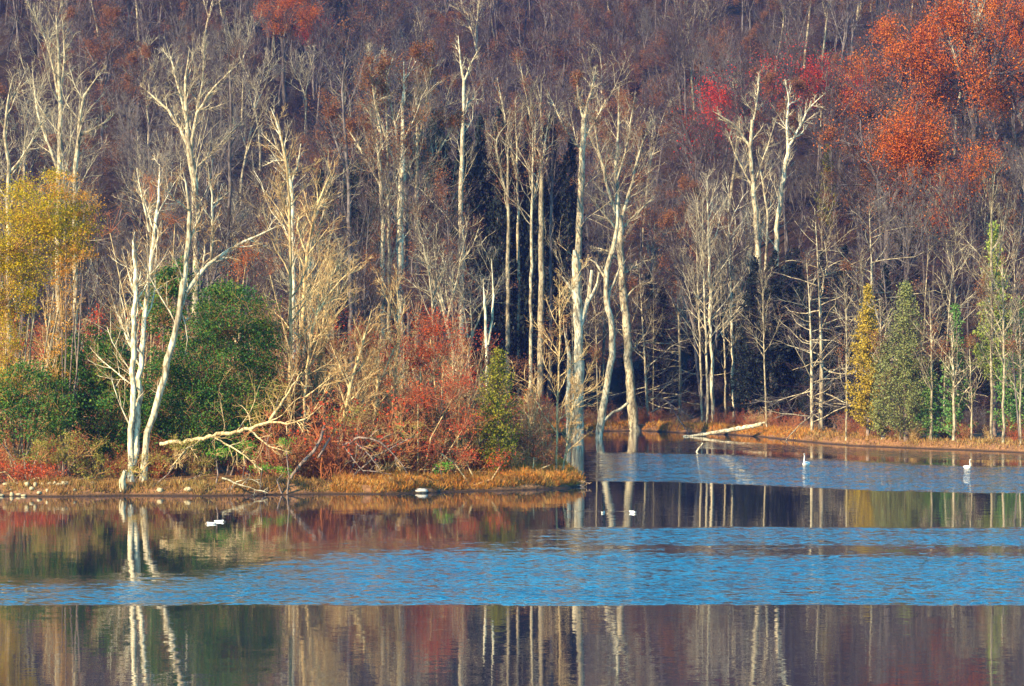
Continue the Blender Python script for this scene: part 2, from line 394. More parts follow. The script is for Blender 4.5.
# per level: (count, angle, length ratio, upturn, (abs length, max radius, tip radius))
FOREST = [(20, 46, .30, .10, (0, .085, .025)), (8, 42, .45, .07, (0, .034, .015, 1)), (7, 40, .45, .05, (0, .018, .010)), (4, 38, .5, .03, (0, .013, .008))]
OPEN = [(17, 52, .40, .12, (0, .12, .03)), (9, 42, .42, .07, (0, .04, .016, 1)), (6, 40, .42, .05, (0, .018, .01)), (4, 38, .5, .03, (0, .012, .008))]
SAP = [(18, 38, .30, .08, (0, .03, .012)), (6, 42, .42, .04, (0, .012, .008)), (5, 36, .45, .03, (0, .009, .006))]
BEECH = [(34, 72, .30, .035, (0, .06, .018)), (9, 38, .42, .03, (0, .02, .01)), (6, 36, .42, .02, (0, .012, .008))]
HERO = [(15, 42, .27, .12, (0, .06, .016)), (7, 40, .46, .08, (0, .026, .012, 1)), (5, 38, .48, .05, (0, .014, .009)), (3, 38, .5, .03, (0, .010, .007))]

LEAFQ = np.array([(-.5, 0), (0, -.32), (.5, 0), (0, .32)])
def leaf_faces(C, size, flat=0.0, up=None):
    """one rhombic leaf per centre, random facing"""
    C = np.asarray(C); n = len(C); a = rng.normal(size=(n, 3)); a[:, 2] *= (1 - flat); a /= np.linalg.norm(a, axis=1)[:, None]
    b2 = rng.normal(size=(n, 3)); b2 -= a * (a * b2).sum(1)[:, None]; b2 /= np.linalg.norm(b2, axis=1)[:, None]
    sz = (size * (.6 + .8 * rng.random(n)))[:, None]
    V = np.stack([C + sz * (p * a + q * b2) for p, q in LEAFQ], 1).reshape(-1, 3)
    return V, np.arange(n * 4).reshape(-1, 4)
def leaf_mesh(name, C, size, mat):
    V, F = leaf_faces(C, size); return mesh_np(name, V, F, [mat])

def twig_mesh(T, name, mat, leafmat=None, frac=0, n_per=3, size=.16, spread=.25):
    V, F = T.twig_geo(); mats = [mat]; mi = np.zeros(len(F), int)
    if leafmat is not None and T.ends:
        E = np.array(T.ends); 
        key = fbm(E[:, 0] * .9 + 3, E[:, 2] * .9 + E[:, 1]); E = E[key > np.quantile(key, 1 - frac)]
        C = np.repeat(E, n_per, 0) + rng.normal(size=(len(E) * n_per, 3)) * spread
        V2, F2 = leaf_faces(C, size); F = np.vstack([F, F2 + len(V)]); V = np.vstack([V, V2]); mats.append(leafmat); mi = np.concatenate([mi, np.ones(len(F2), int)])
    return mesh_np(name, V, F, mats, mi)

def make_proto(H, r, spec, t0, wob=.03, forks=0, lean=0):
    T = Tree(); d = np.array([lean * R.uniform(-1, 1), lean * R.uniform(-1, 1), 1.])
    n = 12; pts = curve(np.array([0, 0, -.5]), d, H * (1 if not forks else .55), n, wob, .05); 
    if not forks:
        rad = r * (1 - np.linspace(0, 1, n + 1) ** 1.2 * .93); rad[0] *= 1.35
        T.tube(pts, rad, 8); sprout(T, pts, rad, spec, 0, t0)
    else:
        rad = r * np.linspace(1, .7, n + 1); rad[0] *= 1.3; T.tube(pts, rad, 8)
        for k in range(forks):
            a = k * 6.283 / forks + R.random(); dd = np.array([math.cos(a) * .38, math.sin(a) * .38, 1])
            q = curve(pts[-1 - (k % 3)], dd, H * .45 * R.uniform(.8, 1.05), 8, .07, .05); rq = r * .55 * (1 - np.linspace(0, 1, 9) * .93)
            T.tube(q, rq, 7); sprout(T, q, rq, [(max(5, int(spec[0][0] * .55)),) + spec[0][1:2] + (spec[0][2] * 1.5,) + spec[0][3:]] + spec[1:], 0, .12)
    return T

def proto(name, T, bmat, tmat, leafmat=None, frac=0, n_per=3, size=.16, spread=.25):
    return (T.wood_mesh(name + '_trunk', bmat), twig_mesh(T, name + '_crown', tmat, leafmat, frac, n_per, size, spread), len(T.seg))

def put(kind, pr, x, y, rz, sc, label, cat, group=None, dz=0):
    e = link(kind, None, (x, y, gz(x, y) + dz), rz, sc)
    link('trunk', pr[0], parent=e); link('crown', pr[1], parent=e)
    tag(e, label, cat, group); return e

# ---- prototypes of forest trees
PR = {}
PR['f'] = [proto('forest%d' % i, make_proto(R.uniform(19, 24), R.uniform(.12, .2), FOREST, .35, .03), M['bark_grey'], M['twig_mauve'],
                 M['leaf_rust'] if i in (1, 4) else None, .15, 3, .15) for i in range(5)]
PR['k'] = [proto('forked%d' % i, make_proto(R.uniform(19, 24), R.uniform(.16, .23), FOREST, .35, .04, forks=3), M['bark_grey'] if i else M['bark_pale'], M['twig_mauve'] if i != 1 else M['twig_grey'],
                 M['leaf_rust'] if i == 2 else None, .3, 3, .15) for i in range(4)]
PR['s'] = [proto('slim%d' % i, make_proto(R.uniform(17, 21), R.uniform(.09, .13), FOREST, .45, .025), M['bark_pale'], M['twig_mauve'], None) for i in range(3)]
PR['g'] = [proto('grey%d' % i, make_proto(R.uniform(17, 21), R.uniform(.14, .2), OPEN, .3, .06, forks=3), M['bark_pale'], M['twig_grey'], None) for i in range(3)]
PR['r'] = [proto('round%d' % i, make_proto(R.uniform(16, 19), R.uniform(.15, .2), OPEN, .4, .06, forks=2 + i % 2), M['bark_grey'], M['twig_mauve'], M['leaf_rust'] if i == 1 else None, .25, 3, .13) for i in range(3)]
PR['b'] = [proto('beech%d' % i, make_proto(R.uniform(15, 18), .17, BEECH, .08, .02), M['bark_pale'], M['twig_grey'] if i else M['twig_mauve'], M['leaf_rust'] if i == 1 else None, .12, 2, .12) for i in range(2)]
PR['p'] = [proto('sapling%d' % i, make_proto(R.uniform(6, 9), R.uniform(.05, .08), SAP, .15, .05, lean=.25), M['bark_warm'], [M['twig_red'], M['twig_tan'], M['twig_red'], M['twig_mauve']][i],
                 [M['leaf_brick'], None, M['leaf_rust'], None][i], .25, 3, .10) for i in range(4)]
PR['o'] = [proto('oak%d' % i, make_proto(R.uniform(15, 18), .3, OPEN, .3, .06, forks=3), M['bark_grey'], M['twig_mauve'], M['leaf_orange'], .32, 8, .12, .45) for i in range(2)]
PR['m'] = [proto('maple%d' % i, make_proto(15, .22, FOREST, .3, .05, forks=3), M['bark_grey'], M['twig_mauve'], M['leaf_red'], .13, 4, .12, .6) for i in range(1)]

# ---- conifers
def conifer_proto(name, H, W, mat, dens=1.0, base=.03, narrow=1.0, leafsz=.22, gap=.0):
    T = Tree(); n = 10; pts = curve(np.array([0, 0, -.3]), np.array([0, 0, 1.]), H, n, .01, .05); rad = np.linspace(H * .014 + .03, .02, n + 1)
    T.tube(pts, rad, 6); C = []
    nb = int(H * 11 * dens)
    lop = rng.random(7) * 6.28
    for i in range(nb):
        t = base + (1 - base) * (i + R.random()) / nb; z = H * t
        prof = (1 - t) ** .75 * min(1, (t + .12) / .22) if narrow == 1 else (1 - t ** 2.2) * min(1, (t + .2) / .35)
        a = R.random() * 6.283; L = W * prof * (.62 + .5 * R.random()) * (1 + .15 * math.sin(3 * a + lop[int(t * 6.9)])) + .12
        if R.random() < gap: L *= .5
        d = np.array([math.cos(a), math.sin(a), .35]); p = np.array([0, 0, z])
        q = curve(p, d, L, 3, .08, .08); 
        for j in range(3): T.seg.append((q[j], q[j + 1], .02, .014))
        m_ = int(46 * max(L / W, .3) * (1 if W < 3 else 1.3))
        f = rng.random(m_) ** .6; qq = np.array([p + (q[-1] - p) * x for x in f])
        C.append(qq + rng.normal(size=(m_, 3)) * np.array([.16, .16, .13]) * (.6 + .35 * W / 2.0))
    C = np.vstack(C)
    V, F = T.twig_geo(); V2, F2 = leaf_faces(C, leafsz); mi = np.concatenate([np.zeros(len(F), int), np.ones(len(F2), int)])
    return (T.wood_mesh(name + '_trunk', M['bark_brown']), mesh_np(name + '_crown', np.vstack([V, V2]), np.vstack([F, F2 + len(V)]), [M['bark_brown'], mat], mi), 0)
PR['h'] = [conifer_proto('hemlock%d' % i, [17, 20][i], [3.0, 3.4][i], M['needle_dark'], .9, .05, 1, .32) for i in range(2)]  # hemlock shapes added to fill the shaded hollows with dark

# ------------------------------------------------------------------ background forest (individuals on the slope, then a mass)
placed = []
def free(x, y, r):
    for a, b_, c in placed:
        if (x - a) ** 2 + (y - b_) ** 2 < (r + c) ** 2 * .25: return False
    return True
def pix(x, y): return 512 + x / y * FPX
n_ind = 0
LAB = {'f': ('bare grey-brown tree packed into the forest climbing the hillside', 'bare_tree', 'straight bare trees of the hillside forest'),
       'k': ('bare tree with a forked trunk in the forest climbing the hillside', 'forked_tree', 'forked bare trees of the hillside forest'),
       's': ('slim pale straight trunk standing in the forest behind the far shore', 'slender_tree', 'slim pale trees behind the far shore'),
       'g': ('pale grey spreading bare tree on the slope behind the left bank', 'spreading_tree', 'pale spreading trees above the left bank'),
       'r': ('round-crowned bare tree with fine brown twigs on the hillside', 'round_tree', 'round-crowned bare trees of the hillside'),
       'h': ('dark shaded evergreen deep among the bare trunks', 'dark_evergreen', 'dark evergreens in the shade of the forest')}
def area(kinds, weights, n, d0, d1, u0, u1, r, smin=.85, smax=1.15, tries=60, smin_sd=2.5):
    global n_ind
    for i in range(n):
        for _ in range(tries):
            d = math.sqrt(R.uniform(d0 * d0, d1 * d1)); u = R.uniform(u0, u1); x = (u - 512) / FPX * d
            if free(x, d, r) and float(shore_sd(np.array([x]), np.array([d]))[0]) > smin_sd: break
        else: continue
        placed.append((x, d, r)); k = R.choices(kinds, weights)[0]; lab = LAB[k]
        put(lab[1], R.choice(PR[k]), x, d, R.uniform(0, 6.28), R.uniform(smin, smax), lab[0], 'tree', lab[2])
# dark conifers added to blacken the hollows, where only shade lies
SHADE_TREES = [(R.uniform(428, 572), R.uniform(341, 352), R.uniform(105, 240)) for _ in range(76)] + [(R.uniform(752, 850), R.uniform(322, 345), R.uniform(235, 340)) for _ in range(30)] + [(R.uniform(600, 735), R.uniform(343, 356), R.uniform(270, 370)) for _ in range(14)] + \
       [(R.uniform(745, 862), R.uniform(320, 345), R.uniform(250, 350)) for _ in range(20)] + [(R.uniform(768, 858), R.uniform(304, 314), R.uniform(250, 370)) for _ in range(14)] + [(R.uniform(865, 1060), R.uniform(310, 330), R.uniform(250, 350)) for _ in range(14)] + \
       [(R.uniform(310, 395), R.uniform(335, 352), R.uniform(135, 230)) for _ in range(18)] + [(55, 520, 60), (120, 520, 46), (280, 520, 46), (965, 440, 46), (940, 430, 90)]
for u, d, vt in SHADE_TREES:
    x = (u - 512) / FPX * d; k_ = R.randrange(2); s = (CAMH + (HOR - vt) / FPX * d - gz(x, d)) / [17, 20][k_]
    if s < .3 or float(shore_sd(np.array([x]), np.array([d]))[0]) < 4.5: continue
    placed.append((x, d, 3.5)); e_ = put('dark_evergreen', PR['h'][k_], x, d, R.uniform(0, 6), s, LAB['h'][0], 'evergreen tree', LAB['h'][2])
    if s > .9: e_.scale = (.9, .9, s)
area('fs', [3, 2.5], 5, 332, 345, 560, 600, 5.2)
area('fks', [3, 2, 2.5], 54, 300, 372, 590, 1080, 5.6)
area('fks', [3, 2, 1], 16, 358, 385, 420, 600, 5.5)
area('fksr', [2, 2, .8, 3], 80, 372, 440, 300, 1100, 7)
area('fkg', [2, 2, 3], 70, 268, 372, -70, 470, 6.0)
area('fkgr', [2, 2, 2, 2], 50, 372, 450, -80, 380, 7.5)
area('fkr', [1.5, 2, 4], 100, 430, 500, -90, 1110, 8)

# the farther forest reads as one mass: one object, instanced trees
src = bpy.data.collections.new('far_wood_sources')
for k in ('f', 'k', 'g', 'r', 'r'):
    for i, (a, b_, _) in enumerate(PR[k]):
        if (k == 'g' and i) or (k == 'f' and i > 2): continue
        va = np.empty(len(a.vertices) * 3, np.float32); a.vertices.foreach_get('co', va); fa = np.empty(len(a.loops), np.int32); a.loops.foreach_get('vertex_index', fa)
        vb = np.empty(len(b_.vertices) * 3, np.float32); b_.vertices.foreach_get('co', vb); fb = np.empty(len(b_.loops), np.int32); b_.loops.foreach_get('vertex_index', fb)
        mb = np.empty(len(b_.polygons), np.int32); b_.polygons.foreach_get('material_index', mb)
        V = np.vstack([va.reshape(-1, 3), vb.reshape(-1, 3)]); F = np.vstack([fa.reshape(-1, 4), fb.reshape(-1, 4) + len(a.vertices)])
        me = mesh_np('whole', V, F, [a.materials[0]] + list(b_.materials), np.concatenate([np.zeros(len(a.polygons), int), mb + 1]))
        o = bpy.data.objects.new('source_%s%d' % (k, i), me); src.objects.link(o)
pts = []
for i in range(900):
    d = math.sqrt(R.uniform(500 ** 2, 725 ** 2)); x = R.uniform(-.205, .205) * d; pts.append((x, d, gz(x, d)))
for i in range(420):     # the wood goes on outside the picture at both sides
    s = R.choice((-1, 1)); d = R.uniform(290, 560); x = s * d * R.uniform(.205, .40)
    if float(shore_sd(np.array([x]), np.array([d]))[0]) > 4: pts.append((x, d, gz(x, d)))
me = bpy.data.meshes.new('forest'); me.from_pydata(pts, [], []); 
o = link('forest', me); tag(o, 'dense bare forest covering the upper hillside as one brown mass', 'forest', kind='stuff')
ng = bpy.data.node_groups.new('forest_points', 'GeometryNodeTree')
ng.interface.new_socket('Geometry', in_out='INPUT', socket_type='NodeSocketGeometry'); ng.interface.new_socket('Geometry', in_out='OUTPUT', socket_type='NodeSocketGeometry')
gi = ng.nodes.new('NodeGroupInput'); go = ng.nodes.new('NodeGroupOutput'); ip = ng.nodes.new('GeometryNodeInstanceOnPoints'); ci = ng.nodes.new('GeometryNodeCollectionInfo')
ci.inputs['Collection'].default_value = src; ci.inputs['Separate Children'].default_value = True; ci.inputs['Reset Children'].default_value = True
ip.inputs['Pick Instance'].default_value = True
rr_ = ng.nodes.new('FunctionNodeRandomValue'); rr_.data_type = 'FLOAT_VECTOR'; rr_.inputs[0].default_value = (0, 0, 0); rr_.inputs[1].default_value = (.04, .04, 6.283)
rs = ng.nodes.new('FunctionNodeRandomValue'); rs.data_type = 'FLOAT'; rs.inputs[2].default_value = .85; rs.inputs[3].default_value = 1.2
L_ = ng.links.new
L_(gi.outputs[0], ip.inputs['Points']); L_(ci.outputs[0], ip.inputs['Instance']); L_(rr_.outputs[0], ip.inputs['Rotation']); L_(rs.outputs[1], ip.inputs['Scale']); L_(ip.outputs[0], go.inputs[0])
md = o.modifiers.new('points', 'NODES'); md.node_group = ng

# ------------------------------------------------------------------ coloured crowns on the slope
def at(u, v_top, d, H):
    """ground spot at distance d under picture column u"""
    return (u - 512) / FPX * d, d
def colour_tree(kind, pr, u, vtop, d, label, cat='tree', Hn=17.0):
    x = (u - 512) / FPX * d; g = gz(x, d); ztop = CAMH + (HOR - vtop) / FPX * d
    s = (ztop - g) / Hn
    return put(kind, pr, x, d, R.uniform(0, 6.28), s, label, cat)
COLT = [('o', 900, 30, 400, 'orange-leaved oak, left one of the two highest orange crowns at upper right', 16),
        ('o', 975, 8, 396, 'tallest orange-leaved oak near the upper right corner', 16),
        ('o', 1024, 20, 404, 'orange-leaved oak cut by the right edge of the picture near its top', 16),
        ('o', 890, 88, 350, 'rust-orange oak just below the highest orange crowns', 16),
        ('o', 948, 112, 345, 'dull red-orange oak, the lowest of the orange crowns at upper right', 16),
        ('m', 790, 32, 415, 'bare maple with scarlet leaves left in its top, below the ridge', 15),
        ('m', 700, 70, 405, 'thin maple with red leaf clusters left of the scarlet-topped one', 15),
        ('m', 745, 50, 400, 'thin maple with few red leaves between the two redder maples', 15),
        ('m', 838, 48, 425, 'small red-leaved maple touching the orange oaks on their left', 15),
        ('o', 285, -8, 470, 'orange-leaved tree at the top of the picture, left of centre', 16),
        ('m', 315, 4, 492, 'faded pink-red maple beside the orange tree at the picture top', 15),
        ('o', 130, 10, 520, 'small orange-brown tree high on the left slope', 16)]
for k, u, v, d, lab, hn in COLT:
    colour_tree('orange_oak' if k == 'o' else 'red_maple', R.choice(PR[k]), u, v, d, lab, 'tree', hn)

# ------------------------------------------------------------------ the trees one can point at, traced stem by stem
def hero(kind, d, stems, label, bmat='bark_pale', tmat='twig_mauve', spec=HERO, t0=.35, leafm=None, frac=.3, n_per=3, size=.14, cat='tree', group=None, twigs=True, sides=9, ground_first=True, depth=.6, spread=.25):
    """stems: (list of (u, v, width px), twig factor). The first stem starts in the ground; depth gives each stem its own way in or away."""
    u0, v0, w0 = stems[0][0][0]; x0 = (u0 - 512) / FPX * d; z0 = gz(x0, d)
    if ground_first == 'water': z0 = -.6
    org = np.array([x0, d, z0]); T = Tree()
    for si, (pl, tw) in enumerate(stems):
        pts = np.array([P(u, v, d) for u, v, _ in pl]) - org; rad = np.array([wd * (.84 if wd > 5 else .74) for _, _, wd in pl]) / FPX * d * .5
        if pl[-1][2] <= 2.6: rad[-1] *= .35
        first = si == 0 or (len(pl[0]) and pl[0][1] >= v0 - 3)
        if first: pts[0, 2] = min(pts[0, 2], -.3) if si == 0 else pts[0, 2] - .5
        if first and ground_first is True: pts[0, 2] = -.4
        # depth of its own: every stem bends towards or away from the viewer
        k = np.linspace(0, 1, len(pts)); sgn = 1 if si % 2 else -1
        if si: pts[:, 1] += sgn * depth * (k ** 1.3) * np.linalg.norm(pts[-1] - pts[0]) * .35
        else: pts[:, 1] += .3 * np.sin(k * 3 + 1) - .3 * math.sin(1)
        # subdivide with a smooth curve and a little knottiness
        m_ = max(2, int(np.linalg.norm(np.diff(pts, axis=0), axis=1).sum() / .9)); m_ = min(m_, 26)
        seg = np.concatenate([[0], np.cumsum(np.linalg.norm(np.diff(pts, axis=0), axis=1))]); tt = np.linspace(0, seg[-1], m_ + 1)
        def cat_rom(a):
            s2 = np.array([np.interp(tt, seg, a)])[0]
            kk = s2.copy(); kk[1:-1] = (s2[:-2] + 2 * s2[1:-1] + s2[2:]) / 4; return kk
        q = np.stack([cat_rom(pts[:, i]) for i in range(3)], 1); rq = np.interp(tt, seg, rad)
        q[1:-1] += rng.normal(size=(m_ - 1, 3)) * np.minimum(rq[1:-1, None] * .35, .05)
        rq = rq * (1 + rng.normal(size=len(rq)) * .05)
        if first: rq[0] *= 1.35
        T.tube(q, rq, sides)
        if tw > 0 and twigs:
            sp = [(max(2, int(spec[0][0] * tw)),) + spec[0][1:]] + spec[1:]
            sprout(T, q, rq, sp, 0, t0 if si == 0 else .1)
    e = link(kind, None, tuple(org)); link('trunk', T.wood_mesh(kind + '_trunk', M[bmat]), parent=e)
    if T.seg: link('crown', twig_mesh(T, kind + '_crown', M[tmat], M[leafm] if leafm else None, frac, n_per, size, spread), parent=e)
    return tag(e, label, cat, group)

def shore_d(u, d=240.):
    while float(shore_sd(np.array([(u - 512) / FPX * d]), np.array([d]))[0]) < 0: d += .5
    return d
DEAD = [(7, 50, .10, .05, (0, .045, .012)), (3, 45, .4, .05, (0, .015, .008))]
# far side, right of the point
hero('dead_tree', 309, [([(577, 452, 15), (578, 400, 14), (579, 350, 12), (577, 300, 11), (575, 255, 9), (574, 250, 3)], .3), ([(579, 330, 8), (588, 300, 6), (592, 270, 4)], .3), ([(577, 300, 5), (568, 285, 4), (562, 276, 2)], .2),
                        ([(588, 302, 4), (597, 290, 4), (599, 272, 3)], .1), ([(569, 448, 6), (568, 400, 6), (570, 350, 5), (565, 340, 2), (563, 320, 2)], .2)],
     'thick white dead snag standing in the water off the tip of the point', 'bark_white', 'twig_pale', DEAD, .4, ground_first='water', cat='dead tree', depth=.2)
hero('dead_tree', 307, [([(599, 450, 10), (600, 425, 9), (606, 390, 8), (613, 350, 8), (612, 325, 7), (606, 300, 7), (605, 275, 6), (612, 250, 6), (618, 228, 5), (617, 205, 3)], .8),
                        ([(608, 300, 4), (616, 275, 3), (622, 262, 2)], .4), ([(605, 420, 4), (616, 410, 4), (628, 403, 4)], .3), ([(605, 278, 3), (596, 262, 3), (588, 258, 2)], .5)],
     'slender crooked white dead tree rising from the water right of the snag', 'bark_white', 'twig_pale', DEAD, .3, ground_first='water', cat='dead tree', depth=.25)
hero('sycamore', 334, [([(634, 428, 13), (630, 380, 11), (627, 330, 10), (622, 285, 9), (620, 240, 8), (619, 215, 7)], .9), ([(619, 218, 6), (616, 170, 5), (619, 130, 4), (620, 85, 2)], 1.1), ([(619, 222, 5), (608, 190, 4), (598, 150, 3), (592, 110, 2)], 1.1),
                       ([(620, 222, 5), (630, 190, 4), (640, 150, 3), (652, 118, 2)], 1.1), ([(620, 235, 4), (605, 215, 3), (590, 198, 2)], .8), ([(621, 230, 4), (640, 210, 3), (655, 196, 2)], .8), ([(617, 180, 3), (628, 140, 2.5), (634, 95, 1.5)], .8),
                       ([(621, 262, 3), (606, 248, 2.5), (590, 248, 1.5)], .6), ([(624, 300, 3), (640, 282, 2), (656, 284, 1.2)], .6), ([(623, 275, 3), (640, 262, 2), (655, 258, 1)], .6)],
     'tall pale sycamore with a fan-shaped crown right of the white dead trees', 'bark_pale', 'twig_pale', HERO, .3, leafm='leaf_rust', frac=.15)
hero('tall_tree', 340, [([(581, 432, 9), (580, 330, 8), (578, 260, 8), (580, 200, 8), (582, 150, 7), (584, 118, 6)], .4), ([(584, 120, 4), (578, 95, 3), (577, 74, 2)], .8), ([(584, 120, 4), (590, 95, 3), (596, 68, 2)], 1), ([(582, 150, 4), (570, 138, 3), (560, 118, 2.5), (548, 90, 1.5)], .9), ([(583, 140, 3), (596, 120, 2), (606, 100, 1.5)], .8)],
     'tall mottled tree with a forked top behind the white snag', 'bark_pale', 'twig_pale', HERO, .4, leafm='leaf_rust', frac=.15)
hero('tall_tree', 318, [([(462, 436, 8), (461, 330, 7), (462, 250, 6.5), (461, 180, 6), (463, 120, 5), (464, 80, 4)], .5), ([(464, 82, 3.4), (460, 60, 3), (458, 34, 2)], .6), ([(464, 82, 3), (471, 62, 2.5), (480, 48, 2)], .7), ([(462, 120, 2.5), (470, 95, 2), (482, 100, 1.2)], .8)],
     'single tall straight pale trunk with a forked tip left of the centre gap', 'bark_white', 'twig_pale', HERO, .45)
for (u, vt, lean, wd, mt, lab) in [(508, 140, 0, 5.5, 'bark_pale', 'leftmost straight trunk of the group of five in the centre gap'), (519, 120, -2, 4.5, 'bark_pale', 'second trunk from the left of the group of five in the centre gap'),
                           (531, 150, 1, 4.5, 'bark_pale', 'middle trunk of the group of five in the centre gap'), (541, 100, 0, 8, 'bark_pale', 'thickest trunk, fourth from the left of the group of five in the centre gap'),
                           (550, 130, 2, 5, 'bark_grey', 'rightmost greyish trunk of the group of five in the centre gap')]:
    hero('tall_tree', 336 + R.uniform(-3, 5), [([(u - 1, 436, wd + 1), (u, 330, wd), (u + lean * .5, 230, wd * .85), (u + lean, vt + 30, wd * .6), (u + lean * 2, vt - 20, 1.6)], .7), ([(u + lean, vt + 60, 3), (u + R.choice((-14, 13)), vt, 2.2), (u + R.choice((-22, 20)), vt - 45, 1.2)], .9)],
         lab, mt, 'twig_mauve', HERO, .66, leafm='leaf_rust', frac=.12, group='straight trunks in the centre gap')
for i, (u, vt, u2, wd, lab) in enumerate([(383, 130, 376, 6, 'leftmost pale trunk of the cluster of five left of the dark gap'), (389, 90, 386, 5, 'second pale trunk from the left in the cluster of five left of the dark gap'),
                           (400, 62, 404, 9, 'whitest and thickest trunk in the middle of the cluster of five'), (407, 90, 410, 5, 'brownish trunk just right of the whitest one in the cluster of five'),
                           (417, 70, 417, 6, 'rightmost grey-white trunk of the cluster of five left of the dark gap')]):
    hero('tall_tree', 300 + 4 * R.random(), [([(u, 440, wd + 1.5), (u, 330, wd), (u, 230, wd * .9), ((u + u2) / 2, 160, wd * .75), (u2, vt, 2)], .7), ([(u, 190, 3.4), (u + [-22, -12, 14, 18, 22][i], 150, 2.6), (u + [-46, -26, 22, 34, 44][i], 112, 1.4)], 1), ([(u, 150, 3), (u + [-8, -14, -10, 8, 10][i], 100, 2), (u + [-14, -22, -16, 14, 18][i], 48, 1.2)], 1)],
         lab, 'bark_brown' if i == 3 else ('bark_white' if i == 2 else 'bark_pale'), 'twig_pale', HERO, .4, leafm='leaf_rust', frac=.3, group='cluster of pale trunks left of the dark gap', size=.16)
# right of centre
hero('tall_tree', 345, [([(762, 436, 7), (762, 330, 7), (759, 270, 6.5), (755, 210, 6), (750, 150, 5), (752, 120, 4)], .6), ([(752, 125, 3), (758, 100, 2.5), (760, 70, 1.5)], .9), ([(751, 150, 3.2), (735, 125, 3), (712, 112, 2)], 1), ([(754, 190, 3), (738, 160, 2), (728, 130, 1.4)], .9), ([(756, 180, 2.6), (766, 150, 2), (775, 120, 1.3)], .8)],
     'tall pale trunk leaning slightly left above the fallen log, branches sweeping left', 'bark_pale', 'twig_pale', HERO, .45)
hero('tall_tree', 352, [([(775, 436, 7), (775, 300, 6), (777, 225, 5.5), (783, 180, 5.5), (788, 145, 5)], .5), ([(788, 147, 3.5), (786, 122, 3), (790, 100, 2), (786, 78, 1.2)], .8), ([(788, 147, 3.5), (800, 128, 3), (808, 108, 2), (822, 96, 1.3)], .9), ([(788, 140, 2.5), (798, 138, 2), (812, 120, 1.2)], .5)],
     'pale Y-forked tree beneath the scarlet maple leaves', 'bark_white', 'twig_pale', HERO, .5)
hero('tall_tree', 350, [([(760, 436, 4), (764, 300, 3.5), (768, 215, 3), (762, 180, 2.6), (756, 150, 1.4)], .5)], 'thin pale stem leaning between the left-leaning trunk and the Y-forked tree', 'bark_pale', 'twig_pale', HERO, .5)
for (u, vt, wd, dd, lab) in [(700, 245, 2.8, 328, 'leftmost thin stem of the pale clump above the fallen log'), (706, 235, 3.2, 327, 'second thin stem of the pale clump above the fallen log'), (711, 215, 4.4, 328, 'thickest white stem of the clump above the fallen log'),
                         (732, 225, 4.2, 332, 'straight pale stem a little right of the clump above the fallen log'), (724, 280, 2.6, 330, 'short thin stem between the clump and the straight pale stem'), (745, 300, 2.2, 334, 'thin grey stem in shade left of the tall left-leaning trunk'),
                         (752, 255, 2.5, 332, 'thin pale stem directly above the thick end of the log')]:
    hero('slender_tree', dd, [([(u + 2, 428, wd + .8), (u + 1, 370, wd), (u - 1, 310, wd * .9), (u - 3, vt + 20, wd * .6), (u - 4, vt - 40, 1.2)], 1.2)], lab, 'bark_white' if wd > 4 else 'bark_pale', 'twig_pale', HERO, .3)
# beech like trees with drooping layered branches
for (u, vt, dd, s, pi, lab) in [(821, 195, 300, 1, 0, 'bare tree with fine level tiers of branches and pale trunk left of the golden cedar'), (812, 255, 298, 1, 1, 'smaller thin-trunked tree against the layered bare tree'),
                            (648, 270, 338, 1, 1, 'bare tree with dense grey side twigs right of the sycamore trunk'), (680, 240, 342, 1, 0, 'bare layered tree left of the pale clump above the log'), (868, 205, 305, 1, 1, 'bare rusty-twigged tree rising behind the golden cedar')]:
    x = (u - 512) / FPX * dd; g = gz(x, dd); s = (CAMH + (HOR - vt) / FPX * dd - g) / 16.5
    put('layered_tree', PR['b'][pi], x, dd, R.uniform(0, 6), s, lab, 'tree')
# thin pale stems along the right bank
for (u, vt, wd, vb, lab) in [(882, 330, 4, 436, 'pale stem standing in front of the sage-grey cedar'), (931, 315, 3.5, 438, 'pale stem right of the sage-grey cedar'), (953, 345, 4, 441, 'whitest short stem in front of the dark green cedar on the right bank'),
                         (991, 200, 4, 442, 'tall pale stem in front of the lime-green tree on the right bank'), (1003, 270, 3.6, 442, 'pale stem just right of the tallest one on the right bank'), (971, 370, 2.5, 441, 'short thin brown stem between two taller ones on the right bank'),
                         (1020, 330, 3, 443, 'pale stem at the right edge of the picture on the bank'), (900, 395, 2, 437, 'small thin stem under the sage-grey cedar'), (846, 300, 2.6, 432, 'thin stem left of the golden cedar')]:
    dd = shore_d(u) + R.uniform(1.5, 4)
    hero('slender_tree', dd, [([(u, vb, wd), (u + 1, (vb + vt) / 2, wd * .9), (u, vt + 20, wd * .7), (u + R.choice((-3, 3)), vt - 30, 1.0)], 1.3), ([(u, (vb + vt) / 2 - 20, 2), (u + R.choice((-14, 14)), vt + 30, 1.5), (u + R.choice((-22, 22)), vt - 10, .9)], .8)],
         lab, 'bark_pale', 'twig_mauve', HERO, .3, leafm='leaf_rust', frac=.08, size=.12)
hero('slender_tree', 268, [([(600 + 420, 443, 2.4), (1012, 350, 2), (1018, 270, 1.4)], 1)], 'thin brown stem leaning at the right edge of the picture', 'bark_grey', 'twig_pale', HERO, .3)

